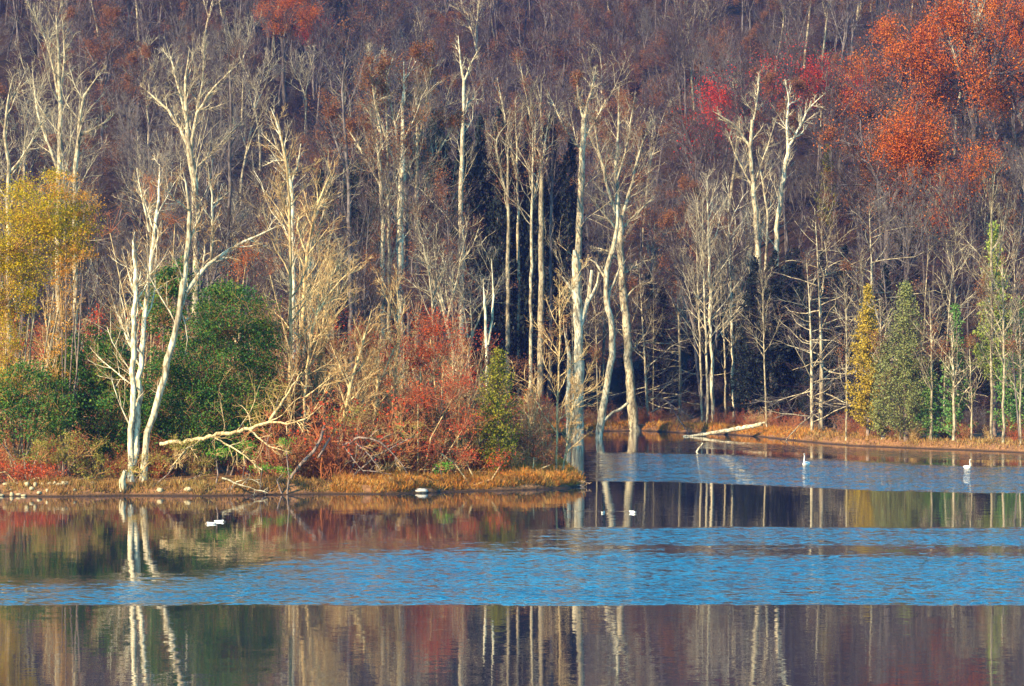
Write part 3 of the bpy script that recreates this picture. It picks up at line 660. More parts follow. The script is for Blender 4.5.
# cedars and other conifers
def cedar(u, vt, vb, dd, wpx, mat, lab, narrow=1, dens=1.1, ls=.2, kind='cedar_tree', base=.03, gap=0.):
    if 850 < u < 960 and dd < 300: dd = shore_d(u) + (1.8 if mat in ('needle_gold', 'needle_sage') else 4)
    x = (u - 512) / FPX * dd; g = gz(x, dd); H = CAMH + (HOR - vt) / FPX * dd - g; W = wpx / 2 / FPX * dd
    pr = conifer_proto(kind, H, W, M[mat], dens, base, narrow, ls, gap)
    put(kind, pr, x, dd, R.uniform(0, 6), 1, lab, 'evergreen tree')
cedar(498, 350, 440, 195.5, 56, 'needle_olive', 'small dense olive-gold cedar on the point beside the red shrubs', 2, 3.2, .13)
cedar(868, 286, 420, 281, 46, 'needle_gold', 'narrow golden-yellow cedar on the far bank', 2, 2.2, .2, base=.06)
cedar(906, 284, 430, 281, 96, 'needle_sage', 'broad sage-grey cedar right of the golden one', 1, 3.6, .17, gap=.3)
cedar(884, 345, 430, 283, 40, 'needle_sage', 'lower grey-green cedar between the golden and the sage-grey cedars', 1, 1.6, .22)
cedar(930, 370, 436, 280, 46, 'needle_green', 'small green conifer at the foot of the sage-grey cedar', 1, 1.6, .2)
cedar(956, 305, 436, 279, 50, 'needle_green', 'open green pine among pale stems on the right bank', 1, 1.3, .22, gap=.4)
cedar(1018, 300, 440, 272, 66, 'needle_green', 'green conifer at the right edge of the picture', 1, 1.7, .22)
cedar(994, 224, 430, 282, 70, 'needle_lime', 'tall loose lime-green conifer behind the pale stems at right', 1, 1.8, .24, gap=.5, base=.25)
cedar(828, 145, 300, 405, 24, 'needle_olive', 'small yellow-green conifer up the slope right of the Y-forked tree', 2, 1.6, .25)
cedar(735, 285, 420, 346, 40, 'needle_dark', 'dark green hemlock in shade behind the pale clump above the log', 1, 1.2, .24)
cedar(905, 160, 300, 372, 44, 'needle_dark', 'dull green conifer beneath the orange oaks', 1, 1.2, .26)
cedar(992, 170, 300, 372, 44, 'needle_dark', 'grey-green conifer below the lowest orange crowns near the right edge', 1, 1.2, .26)

# ------------------------------------------------------------------ the point of land on the left: trees traced stem by stem
hero('bare_tree', 189, [([(131, 470, 8), (131, 430, 7), (134, 346, 6.5), (136, 258, 5), (134, 240, 3)], .5), ([(133, 465, 7), (136, 421, 7), (144, 300, 5.5), (149, 235, 4.5), (154, 188, 3), (152, 160, 1.6)], .8), ([(149, 232, 3.2), (143, 200, 2.4), (138, 169, 1.4)], .6), ([(143, 310, 3), (132, 290, 2.4), (120, 248, 1.2)], .5)],
     'pale two-stemmed tree standing upright left of the leaning one at the evergreen bushes', 'bark_white', 'twig_tan', HERO, .4)
hero('bare_tree', 188, [([(143, 470, 9), (146, 435, 8.5), (164, 384, 8), (180, 309, 7), (188, 253, 6), (190, 202, 4), (183, 169, 1.8)], .5), ([(186, 292, 6), (195, 277, 6), (210, 260, 5), (234, 246, 4), (262, 231, 2.6), (285, 222, 1.4)], .8), ([(211, 260, 4), (214, 207, 3), (210, 165, 1.4)], .8),
                        ([(156, 405, 4), (165, 370, 3.5), (172, 345, 2.5)], .3), ([(190, 240, 3), (200, 215, 2.4), (206, 205, 1.6)], .6), ([(180, 310, 2.5), (190, 330, 2), (184, 355, 1.2)], .3)],
     'pale leaning tree whose long limb arches right over the dark evergreen bush', 'bark_white', 'twig_tan', HERO, .45)
L = [([(290, 470, 5.5), (290, 380, 5), (291, 300, 4.5), (290, 222, 4), (288, 165, 3), (278, 118, 1.4)], 'tall straight pale-tipped stem at the right end of the evergreen bush'),
     ([(296, 472, 6), (299, 369, 5.5), (307, 255, 4.6), (315, 210, 3.5), (333, 170, 1.5)], 'pale stem curving right, next to the straight one beyond the evergreen bush'),
     ([(304, 474, 4.5), (305, 385, 4), (315, 316, 3.5), (336, 283, 2.2), (362, 262, 1.2)], 'thin tan stem arching right, low under the curving pale stem'),
     ([(316, 470, 4.5), (317, 365, 4), (331, 320, 3), (354, 292, 1.3)], 'short tan stem leaning right in the middle of the bramble thicket'),
     ([(339, 474, 6), (341, 437, 6), (350, 390, 5), (359, 358, 4.5), (372, 310, 2)], 'stout tan stem leaning right from the orange bank, left one of a close pair'),
     ([(344, 474, 5.5), (347, 430, 5), (368, 385, 4), (380, 352, 1.6)], 'stout tan stem leaning right from the orange bank, right one of a close pair'),
     ([(371, 470, 5), (374, 437, 4.5), (377, 390, 4), (380, 330, 2)], 'upright tan stem on the orange bank right of the close pair'),
     ([(412, 478, 5), (414, 437, 4.5), (430, 390, 3.5), (446, 352, 1.5)], 'tan stem leaning right beside the white boulder'),
     ([(452, 478, 3), (455, 450, 3), (466, 420, 2.4), (478, 396, 1.2)], 'small pale stem under the red shrub left of the olive-gold cedar'),
     ([(556, 478, 3), (558, 397, 2.8), (560, 319, 2), (559, 280, 1)], 'slim upright stem near the tip of the point'),
     ([(562, 480, 3), (566, 446, 2.8), (572, 413, 2.2), (577, 380, 1)], 'slim stem leaning right at the very tip of the point'),
     ([(528, 478, 2.4), (530, 430, 2.2), (527, 390, 1.2)], 'small twiggy stem between the olive-gold cedar and the tip of the point'),
     ([(392, 474, 4.5), (393, 400, 4), (400, 330, 3), (396, 270, 1.4)], 'tan stem rising straight through the red shrubs below the pale cluster'),
     ([(325, 474, 4.5), (328, 400, 4), (322, 330, 3.2), (330, 262, 1.4)], 'wavy tan stem in the middle of the thicket behind the fallen limb'),
     ([(98, 478, 4), (110, 420, 3.4), (118, 370, 2.6), (112, 330, 1.2)], 'thin grey-tan stem among the olive shrubs left of the two-stemmed tree'),
     ([(46, 478, 5), (47, 420, 4.6), (52, 360, 3.6), (44, 300, 1.6)], 'grey-tan stem under the drooping golden leaves'),
     ([(70, 478, 3.4), (66, 430, 3), (58, 380, 2.4), (62, 330, 1.2)], 'thin stem leaning left beneath the amber vine curtain'),
     ([(255, 470, 4), (258, 420, 3.6), (250, 372, 3), (262, 335, 1.4)], 'tan stem in front of the right part of the evergreen bush')]
for pl, lab in L:
    d_ = 192 + 9 * R.random() if pl[0][0] < 520 else 199
    u_, v_, w_ = pl[len(pl) // 2]
    st = [(pl, 1.3), ([(u_, v_, w_ * .6), (u_ + R.choice((-16, 15)), v_ - 38, w_ * .4), (u_ + R.choice((-26, 28)), v_ - 62, .9)], .8)]
    hero('bare_tree' if pl[0][2] > 4.2 else 'slender_tree', d_, st, lab, 'bark_warm', 'twig_tan', HERO, .2, leafm='leaf_rust', frac=.08, size=.08)
hero('dead_tree', 225, [([(487, 440, 5), (487, 374, 4.5), (486, 327, 4), (484, 300, 3), (483, 279, 1.6)], .3), ([(488, 345, 3.6), (492, 318, 3), (494, 290, 2.4), (491, 258, 1.4)], .3)], 'small white forked dead stem rising behind the olive-gold cedar', 'bark_white', 'twig_grey', DEAD, .3, cat='dead tree')
hero('bare_tree', 240, [([(433, 440, 4), (434, 360, 3.6), (433, 316, 3.2), (430, 275, 2.2), (422, 240, 1.2)], 1), ([(432, 300, 2), (442, 276, 1.6), (452, 252, .9)], .8)], 'small pale crooked tree standing above the red shrubs', 'bark_pale', 'twig_mauve', HERO, .3)
hero('tree_stump', 188.3, [([(286, 478, 5), (292, 470, 5), (306, 462, 5), (321, 446, 4.6), (325, 424, 3.6)], .1), ([(318, 458, 3.4), (330, 440, 2.6), (336, 428, 1.6)], .1)], 'broken leaning stub with a side branch on the orange bank', 'bark_brown', 'twig_tan', DEAD, .3, cat='stump', depth=.1)
hero('tree_stump', 185.8, [([(123, 497, 8), (123, 486, 8), (124, 474, 7), (126, 470, 5)], 0)], 'short pale broken stump at the waterline below the evergreen bushes', 'bark_pale', 'twig_tan', DEAD, cat='stump')
# grey and white limbs standing behind the golden tree
hero('bare_tree', 236, [([(8, 440, 7), (9, 300, 7), (8, 220, 6), (10, 168, 5), (5, 140, 4), (7, 105, 3), (14, 77, 1.5)], .7), ([(10, 172, 4), (28, 150, 3.2), (33, 133, 2.4), (46, 113, 1.3)], .9), ([(6, 130, 2.5), (-6, 110, 2), (-10, 80, 1.2)], .8)], 'pale crooked tree at the left edge above the golden leaves', 'bark_pale', 'twig_pale', HERO, .5)
hero('bare_tree', 262, [([(57, 440, 8), (58, 300, 7), (58, 168, 6.5), (61, 133, 6), (60, 87, 5), (57, 17, 2.5)], .7), ([(58, 95, 3.6), (52, 60, 3), (40, 28, 2), (22, -2, 1.2)], 1), ([(61, 90, 3), (66, 55, 2.4), (64, 15, 1.3)], .9), ([(57, 168, 4), (46, 140, 3), (34, 108, 2.4), (28, 60, 1.4)], .8)], 'large pale tree with many upright limbs above the golden tree', 'bark_pale', 'twig_pale', HERO, .45)
hero('bare_tree', 255, [([(76, 440, 6), (75, 260, 6), (75, 165, 5.5), (79, 133, 5), (82, 98, 4), (101, 73, 2)], .8), ([(79, 136, 3), (94, 128, 2.6), (108, 122, 2), (114, 112, 1.2)], .9)], 'pale tree right of the many-limbed one, its tip bent to the right', 'bark_pale', 'twig_pale', HERO, .5)
hero('bare_tree', 285, [([(196, 440, 9), (196, 250, 8.5), (195, 167, 8), (189, 144, 7), (186, 125, 5), (186, 76, 3.5), (190, 48, 1.6)], .9), ([(188, 146, 4.6), (172, 114, 3.8), (158, 100, 3), (138, 84, 1.8)], 1.1), ([(191, 150, 5), (197, 114, 4), (212, 91, 3.2), (242, 64, 1.4)], 1.1), ([(187, 125, 3), (176, 80, 2.4), (164, 40, 1.2)], 1), ([(197, 114, 3), (204, 76, 2.4), (206, 36, 1.2)], 1), ([(196, 168, 3.2), (214, 150, 2.4), (240, 120, 1.2)], 1)],
     'big grey-white tree with a wide spreading crown above the leaning pale tree', 'bark_pale', 'twig_pale', HERO, .5, spread=.3)
hero('bare_tree', 262, [([(293, 440, 6), (293, 300, 5.5), (292, 186, 5), (286, 159, 4.4), (279, 125, 3.2), (271, 108, 1.6)], .7), ([(287, 160, 2.6), (272, 158, 2), (262, 166, 1.2)], .5), ([(291, 185, 3), (299, 160, 2.4), (301, 146, 1.6)], .5)], 'white-barked tree with crooked bare tips left of the pale trunk cluster', 'bark_white', 'twig_pale', HERO, .5)
hero('bare_tree', 268, [([(312, 440, 5), (308, 300, 5), (311, 230, 4.4), (324, 190, 3.4), (336, 150, 1.6)], 1), ([(309, 260, 3), (322, 215, 2.4), (334, 176, 1.2)], .9)], 'greenish-pale tree leaning right between the crooked-tipped one and the cluster', 'bark_pale', 'twig_mauve', HERO, .4)
hero('bare_tree', 300, [([(228, 440, 5), (229, 200, 4.6), (232, 90, 3.6), (226, 20, 1.6)], 1)], 'thin straight grey tree right of the wide spreading crown', 'bark_grey', 'twig_pale', HERO, .4)
hero('bare_tree', 290, [([(352, 440, 6), (350, 260, 5.5), (348, 170, 4.6), (342, 90, 3), (350, 30, 1.4)], 1), ([(348, 180, 3), (332, 130, 2.2), (322, 90, 1.2)], 1)], 'grey tree with rusty twigs just left of the pale trunk cluster', 'bark_grey', 'twig_mauve', HERO, .4, leafm='leaf_rust', frac=.3, size=.16)

# fallen limbs
def lay(kind, pl, label, bmat, tmat, spec, cat, tw=1.0, group=None, rough=.06):
    """a limb lying along world points (x, y, z, radius)"""
    T = Tree(); org = np.array(pl[0][0][:3])
    for st in pl:
        p = np.array([q[:3] for q in st]) - org; r = np.array([q[3] for q in st])
        n = max(4, int(np.linalg.norm(np.diff(p, axis=0), axis=1).sum() / .35)); seg = np.concatenate([[0], np.cumsum(np.linalg.norm(np.diff(p, axis=0), axis=1))]); tt = np.linspace(0, seg[-1], n + 1)
        q = np.stack([np.interp(tt, seg, p[:, i]) for i in range(3)], 1); q[1:-1] = (q[:-2] + 2 * q[1:-1] + q[2:]) / 4; rq = np.interp(tt, seg, r)
        q[1:-1] += rng.normal(size=(n - 1, 3)) * rough * np.minimum(1, rq[1:-1, None] / .1); rq = rq * (1 + rng.normal(size=n + 1) * .06)
        T.tube(q, rq, 9)
        if tw: sprout(T, q, rq, [(max(1, int(spec[0][0] * tw)),) + spec[0][1:]] + spec[1:], 0, .25)
    T.seg = [g for g in T.seg]; me = T.wood_mesh(kind, M[bmat])
    if T.seg:
        n0 = len(me.vertices); va = np.empty(n0 * 3, np.float32); me.vertices.foreach_get('co', va); fa = np.empty(len(me.loops), np.int32); me.loops.foreach_get('vertex_index', fa)
        V, F = T.twig_geo(); fa = fa.reshape(-1, 4); me = mesh_np(kind, np.vstack([va.reshape(-1, 3), V]), np.vstack([fa, F + n0]), [M[bmat], M[tmat]], np.concatenate([np.zeros(len(fa), int), np.ones(len(F), int)]), True)
    return tag(link(kind, me, tuple(org)), label, cat, group)
def pr_(u, v, d, wpx): p = P(u, v, d); return (p[0], p[1], p[2], wpx * .6 / FPX * d / 2)
TWIST = [(9, 60, .34, -.03, (0, .04, .014)), (5, 50, .5, 0, (0, .016, .009)), (3, 45, .5, 0, (0, .01, .006))]
lay('fallen_limb', [[pr_(160, 444, 188, 7), pr_(200, 439, 187.5, 6.5), pr_(245, 431, 187, 6), pr_(270, 421, 187, 5), pr_(283, 400, 187, 3.6), pr_(302, 372, 187.6, 1.6)],
                    [pr_(268, 422, 187, 3.6), pr_(290, 424, 186, 3), pr_(308, 418, 185.6, 2), pr_(322, 405, 185.6, 1)], [pr_(215, 438, 187, 3), pr_(240, 452, 185.6, 2.4), pr_(262, 470, 185.4, 1.4)],
                    [pr_(200, 440, 187, 3), pr_(180, 455, 186, 2.4), pr_(170, 470, 185.8, 1.2)], [pr_(250, 430, 187, 3), pr_(268, 446, 186, 2.2), pr_(290, 452, 185.6, 1.2)]],
    'long crooked pale fallen limb with tangled branches in front of the evergreen bush', 'bark_warm', 'twig_tan', TWIST, 'fallen branch', 1.2)
lay('fallen_limb', [[pr_(342, 446, 189, 4.4), pr_(358, 436, 188.6, 4), pr_(378, 440, 188, 3), pr_(396, 456, 187.8, 2), pr_(408, 474, 187.6, 1)], [pr_(350, 440, 189, 3), pr_(366, 450, 188, 2.4), pr_(380, 470, 187.6, 1.2)], [pr_(344, 446, 189, 2.4), pr_(360, 470, 188, 2), pr_(392, 474, 187.6, 1)]],
    'tangle of thin arched fallen branches on the orange bank left of the white boulder', 'bark_brown', 'twig_tan', TWIST, 'fallen branch', 1.1)
lay('fallen_limb', [[pr_(222, 478, 185.4, 3), pr_(244, 486, 185.2, 2.6), pr_(268, 493, 185, 1.4)], [pr_(236, 482, 185.2, 2), pr_(250, 478, 185, 1.4), pr_(262, 484, 185, .8)]], 'grey driftwood branch dipping into the water below the evergreen bush', 'bark_pale', 'twig_grey', TWIST, 'driftwood', .6)
lay('fallen_log', [[pr_(683, 436.5, 312, 2.5), pr_(700, 435, 312.5, 5.5), pr_(725, 431, 312, 7), pr_(748, 427, 311, 7), pr_(762, 424, 310, 6.5)], [pr_(760, 424, 310, 4), pr_(765, 422, 310, 3), pr_(767, 427, 309.6, 1.4)]], 'long bleached log sloping from the far bank into the water', 'bark_white', 'twig_grey', DEAD, 'log', 0, rough=.03)
lay('driftwood', [[pr_(696, 453, 265, 3), pr_(698, 449, 265, 3), pr_(703, 443, 265, 1.8)]], 'short white stick poking out of the water in front of the bleached log', 'bark_white', 'twig_grey', DEAD, 'stick', 0, rough=.01)
lay('driftwood', [[pr_(565, 482, 197.5, 2), pr_(580, 486, 197.2, 1.8), pr_(590, 490, 197, 1)], [pr_(572, 483, 197.6, 1.4), pr_(582, 480, 197.5, 1), pr_(590, 484, 197.3, .7)]], 'dark twig debris at the tip of the point', 'bark_brown', 'twig_tan', TWIST, 'driftwood', .6)
lay('fallen_limb', [[pr_(668, 402, 326, 2.6), pr_(680, 420, 324, 2.2), pr_(688, 433, 322, 1.4)], [pr_(660, 398, 327, 2), pr_(676, 408, 325, 1.6), pr_(694, 418, 324, 1)]], 'dark fallen branches slanting to the waterline left of the bleached log', 'bark_grey', 'twig_grey', TWIST, 'fallen branch', .8)

# ------------------------------------------------------------------ leafy bushes and trees
def leafy(kind, d, base, blobs, mat, label, n=26, size=.14, cl=.34, per=60, bmat='bark_brown', tmat='twig_tan', cat='shrub', group=None, stems=5, shell=.55, sub=None):
    """blobs: (u, v, half width px, half height px); leaves grow in clumps at the ends of shoots"""
    x0 = (base - 512) / FPX * d; org = np.array([x0, d, gz(x0, d)]); T = Tree(); C = []
    roots = [org * 0 + np.array([R.uniform(-.3, .3), R.uniform(-.3, .3), -.2]) for _ in range(stems)]
    for (u, v, ru, rv) in blobs:
        c = P(u, v, d) - org; a = ru / FPX * d; h = rv / FPX * d; vol = max(8, int(n * (ru * rv) / 900))
        hub = c - np.array([0, 0, h * .5]); k = R.choice(roots)
        mid = (k + hub) / 2 + rng.normal(size=3) * .25; T.tube([k, mid, hub], [.07, .05, .035], 6)
        for i in range(vol):
            dr = rng.normal(size=3); dr = unit(dr); r = (shell + (1 - shell) * rng.random()) * (.85 + .3 * rng.random()); p = c + dr * r * np.array([a, min(a, 3.2), h])
            if p[2] < .15: p[2] = .15 + .3 * R.random()
            q1 = hub + (p - hub) * .5 + rng.normal(size=3) * .15; T.seg.append((hub, q1, .022, .016)); T.seg.append((q1, p, .016, .009))
            m_ = int(per * (.5 + R.random())); cs = cl * (.6 + .8 * R.random())
            C.append(p + rng.normal(size=(m_, 3)) * np.array([cs, cs, cs * .6]))
            for _ in range(4):
                e2 = p + rng.normal(size=3) * cs; T.seg.append((p, e2, .009, .006))
    C = np.vstack(C); C = C[C[:, 2] > .05]
    V, F = T.twig_geo(); V2, F2 = leaf_faces(C, size); mi = np.concatenate([np.zeros(len(F), int), np.ones(len(F2), int)])
    e = link(kind, None, tuple(org)); link('trunk' if cat != 'shrub' else 'stems', T.wood_mesh(kind + '_stems', M[bmat]), parent=e)
    link('crown' if cat != 'shrub' else 'foliage', mesh_np(kind + '_foliage', np.vstack([V, V2]), np.vstack([F, F2 + len(V)]), [M[tmat], M[mat]], mi), parent=e)
    return tag(e, label, cat, group)
leafy('evergreen_bush', 194, 230, [(228, 318, 44, 34), (212, 365, 50, 44), (250, 395, 34, 48), (198, 415, 44, 40), (264, 345, 22, 30), (236, 440, 40, 22)], 'leaf_ever', 'huge dark green evergreen bush behind the leaning pale tree', 60, .14, .42, 90, stems=8)
leafy('evergreen_bush', 193, 105, [(98, 365, 38, 38), (112, 415, 44, 42), (122, 445, 28, 22), (66, 390, 30, 42), (160, 395, 26, 50)], 'leaf_ever', 'dark evergreen bush left of the two-stemmed tree', 60, .15, .36, 90, stems=8)
leafy('evergreen_bush', 206, 160, [(164, 305, 24, 36), (176, 280, 16, 22)], 'leaf_ever', 'upright dark evergreen behind the two pale trees', 60, .16, .36, 90)
leafy('evergreen_bush', 189.5, 30, [(34, 425, 34, 28), (20, 385, 24, 30), (60, 405, 18, 34), (-10, 410, 30, 36)], 'leaf_ever', 'dark evergreen bush under the golden tree at the left edge', 44, .15, .36, 70)
leafy('golden_tree', 191, 20, [(14, 232, 42, 40), (42, 214, 40, 34), (60, 236, 30, 28), (4, 285, 26, 48), (8, 345, 16, 44), (14, 385, 14, 20), (34, 268, 20, 22), (-30, 260, 34, 50), (12, 395, 20, 20), (70, 256, 9, 8), (86, 228, 7, 6), (24, 182, 12, 9), (52, 176, 9, 7), (80, 210, 8, 7), (30, 300, 9, 14)], 'leaf_gold', 'golden-yellow leafy tree at the left edge', 44, .11, .42, 90, 'bark_pale', cat='tree')
leafy('amber_vine', 190.5, 62, [(62, 300, 16, 44), (70, 262, 16, 22), (56, 360, 12, 34), (84, 250, 12, 16), (66, 188, 26, 18), (84, 204, 14, 18), (50, 400, 14, 18)], 'leaf_amber', 'amber leaves hanging in a curtain on the right of the golden tree', 40, .11, .26, 44, cat='vine')
leafy('olive_shrub', 187.5, 60, [(40, 452, 34, 16), (78, 446, 30, 22), (96, 470, 24, 14)], 'leaf_olive', 'olive-green low shrub under the golden tree', 40, .11, .26, 50)
leafy('olive_shrub', 187, 150, [(140, 466, 24, 14), (175, 456, 26, 18), (205, 468, 22, 12)], 'leaf_olive', 'olive and brown low shrub around the pale stump', 40, .10, .26, 42)
leafy('olive_shrub', 190, 345, [(338, 424, 20, 14), (358, 418, 20, 13), (412, 430, 16, 14)], 'leaf_olive', 'yellow-olive shrub among the leaning tan stems', 34, .09, .24, 36)
leafy('olive_shrub', 191, 270, [(262, 415, 16, 22), (278, 390, 14, 18)], 'leaf_olive', 'olive leafy shrub at the right side of the evergreen bush', 34, .10, .26, 40)
for (u, v, a, h, lab) in [(216, 452, 13, 7, 'bright green sprig under the fallen limb, left one of the pair'), (246, 450, 12, 10, 'bright green sprig under the fallen limb, right one of the pair'), (286, 444, 9, 9, 'bright green sprig near the end of the fallen limb'), (262, 466, 12, 6, 'low bright green plant just above the driftwood branch'),
                        (440, 467, 11, 5, 'bright green low plant right of the white boulder'), (284, 470, 8, 5, 'small bright green plant left of the broken leaning stub')]:
    leafy('green_plant', 186.5 if u < 400 else 191, u, [(u, v, a, h)], 'leaf_bright', lab, 120, .09, .18, 34, stems=3, cat='plant')
for (u, d, bl, m_, lab, sp) in [(428, 197, [(430, 322, 26, 24), (420, 352, 28, 26), (444, 342, 18, 26)], 'leaf_brick', 'tall brick-red shrub left of the olive-gold cedar', 46),
                            (372, 199, [(360, 330, 22, 26), (380, 358, 22, 22)], 'leaf_brick', 'sparse red shrub among the tan stems below the pale cluster', 26),
                            (420, 193, [(418, 392, 26, 22), (452, 388, 20, 22), (462, 420, 20, 22)], 'leaf_brick', 'low orange-red shrub at the foot of the tall red one', 40),
                            (470, 192, [(466, 456, 18, 12), (500, 462, 20, 8), (440, 446, 18, 14)], 'leaf_brick', 'rusty red brush under the olive-gold cedar', 34),
                            (530, 197, [(534, 446, 16, 22), (550, 458, 14, 14)], 'leaf_rust', 'brown-orange brush between the cedar and the tip of the point', 44),
                            (20, 186.5, [(16, 470, 24, 14), (45, 474, 20, 12), (-14, 466, 22, 18)], 'leaf_brick', 'orange-red bramble on the bank at the left edge', 60),
                            (236, 214, [(238, 266, 8, 18), (246, 256, 8, 12)], 'leaf_orange', 'small bright orange leaf cluster above the evergreen bush', 46),
                            (300, 215, [(300, 230, 26, 30), (270, 262, 20, 26)], 'leaf_rust', 'thin rusty foliage behind the arching pale limb', 12),
                            (150, 222, [(150, 190, 30, 26), (110, 222, 22, 22), (175, 215, 16, 16)], 'leaf_rust', 'rusty foliage behind the two-stemmed tree, above the evergreens', 16)]:
    leafy('red_shrub' if m_ in ('leaf_brick', 'leaf_orange') else 'rusty_shrub', d, u, bl, m_, lab, sp, .10, .42, 40, 'bark_warm', 'twig_red', shell=.2)

scatter_later = True
# thicket of saplings on the left land, each one its own
SAPL = 'slender red-brown sapling in the thicket filling the left bank'
n_s = 0; pl_ = []
def sap_area(n, d0, d1, u0, u1, r, s0, s1):
    global n_s
    for i in range(n):
        for _ in range(30):
            d = R.uniform(d0, d1); u = R.uniform(u0, u1); x = (u - 512) / FPX * d
            if float(shore_sd(np.array([x]), np.array([d]))[0]) > 2.2 and all((x - a) ** 2 + (d - b_) ** 2 > r * r for a, b_ in pl_): break
        else: continue
        pl_.append((x, d)); n_s += 1
        put('sapling', R.choice(PR['p']), x, d, R.uniform(0, 6.28), R.uniform(s0, s1), SAPL, 'sapling', 'saplings of the thicket on the left bank')
sap_area(80, 194, 214, 262, 470, .8, .6, 1.1)
sap_area(14, 202, 216, 528, 552, .8, .4, .7)
sap_area(50, 199, 214, -40, 300, 1.1, .6, 1.1)
sap_area(140, 214, 268, -60, 480, 1.4, .9, 1.5)

# undergrowth on the forest floor: brambles and seedlings nobody could count
src2 = bpy.data.collections.new('brush_sources'); src3 = bpy.data.collections.new('mauve_brush_sources')
for i in range(6):
    T = Tree()
    for k in range(9):
        p = np.array([R.uniform(-.7, .7), R.uniform(-.7, .7), -.1]); q = curve(p, np.array([R.uniform(-.6, .6), R.uniform(-.6, .6), 1]), R.uniform(1.2, 3.2), 5, .16, .0); rq = np.linspace(.022, .01, 6)
        for j in range(5): T.seg.append((q[j], q[j + 1], rq[j], rq[j + 1]))
        sprout(T, q, rq, [(9, 42, .3, .02, (0, .012, .007)), (4, 38, .4, .02, (0, .008, .005))][:1] + [(4, 40, .5, .02, (0, .008, .005))], 1, .1) if False else None
        for j in range(14):
            f = R.random() * 4.99; a = int(f); s0 = q[a] + (q[a + 1] - q[a]) * (f - a); dd = unit(rng.normal(size=3) + np.array([0, 0, .8])); l = R.uniform(.3, .9); e1 = s0 + dd * l
            T.seg.append((s0, e1, .012, .007)); T.ends.append(e1)
            for _ in range(3): 
                s1 = s0 + dd * l * R.uniform(.3, .9); e2 = s1 + unit(dd + rng.normal(size=3) * .7) * l * .5; T.seg.append((s1, e2, .008, .005)); T.ends.append(e2)
    me = twig_mesh(T, 'brush', [M['twig_red'], M['twig_tan'], M['twig_mauve'], M['twig_red'], M['twig_mauve'], M['twig_grey']][i], [M['leaf_rust'], M['leaf_rust'], M['leaf_rust'], M['leaf_brick'], M['leaf_rust'], M['leaf_rust']][i], [.2, .05, .06, .3, .02, .02][i], 3, .09, .15)
    (src2 if i in (0, 1, 3) else src3).objects.link(bpy.data.objects.new('source_brush%d' % i, me))
def scatter(name, label, pts, smin, smax, coll, cat='undergrowth'):
    me = bpy.data.meshes.new(name); me.from_pydata(pts, [], []); o = link(name, me); tag(o, label, cat, kind='stuff')
    g = ng.copy()
    for n_ in g.nodes:
        if n_.bl_idname == 'GeometryNodeCollectionInfo': n_.inputs['Collection'].default_value = coll
        if n_.bl_idname == 'FunctionNodeRandomValue' and n_.data_type == 'FLOAT': n_.inputs[2].default_value = smin; n_.inputs[3].default_value = smax
    md = o.modifiers.new('points', 'NODES'); md.node_group = g
def spots(n, d0, d1, u0, u1, sdmin, sdmax=1e9):
    d = np.sqrt(rng.uniform(d0 ** 2, d1 ** 2, n)); u = rng.uniform(u0, u1, n); x = (u - 512) / FPX * d; s = shore_sd(x, d); k = (s > sdmin) & (s < sdmax); x, d = x[k], d[k]
    return list(zip(x.tolist(), d.tolist(), ground(x, d).tolist()))
scatter('undergrowth', 'red-brown leafless brush and brambles covering the left bank', spots(1500, 187, 330, -90, 530, 3.6), .6, 1.2, src2)
scatter('undergrowth', 'tall orange-brown brush packed between the leaning stems', [p for p in spots(260, 191, 222, 268, 545, 3.2) if not (462 < pix(p[0], p[1]) < 534 and p[1] < 206)], 1.0, 2.2, src2)
scatter('undergrowth', 'rusty brush along the edge of the far bank', spots(700, 255, 345, 480, 1110, 1.6, 7), .5, .9, src2)
scatter('undergrowth', 'grey-brown brush among the trees of the far bank', spots(700, 262, 372, 480, 1110, 6), .5, .9, src3)
scatter('undergrowth', 'brown brush between the trees up the hillside', spots(2800, 372, 700, -90, 1110, 3), .9, 1.6, src3)

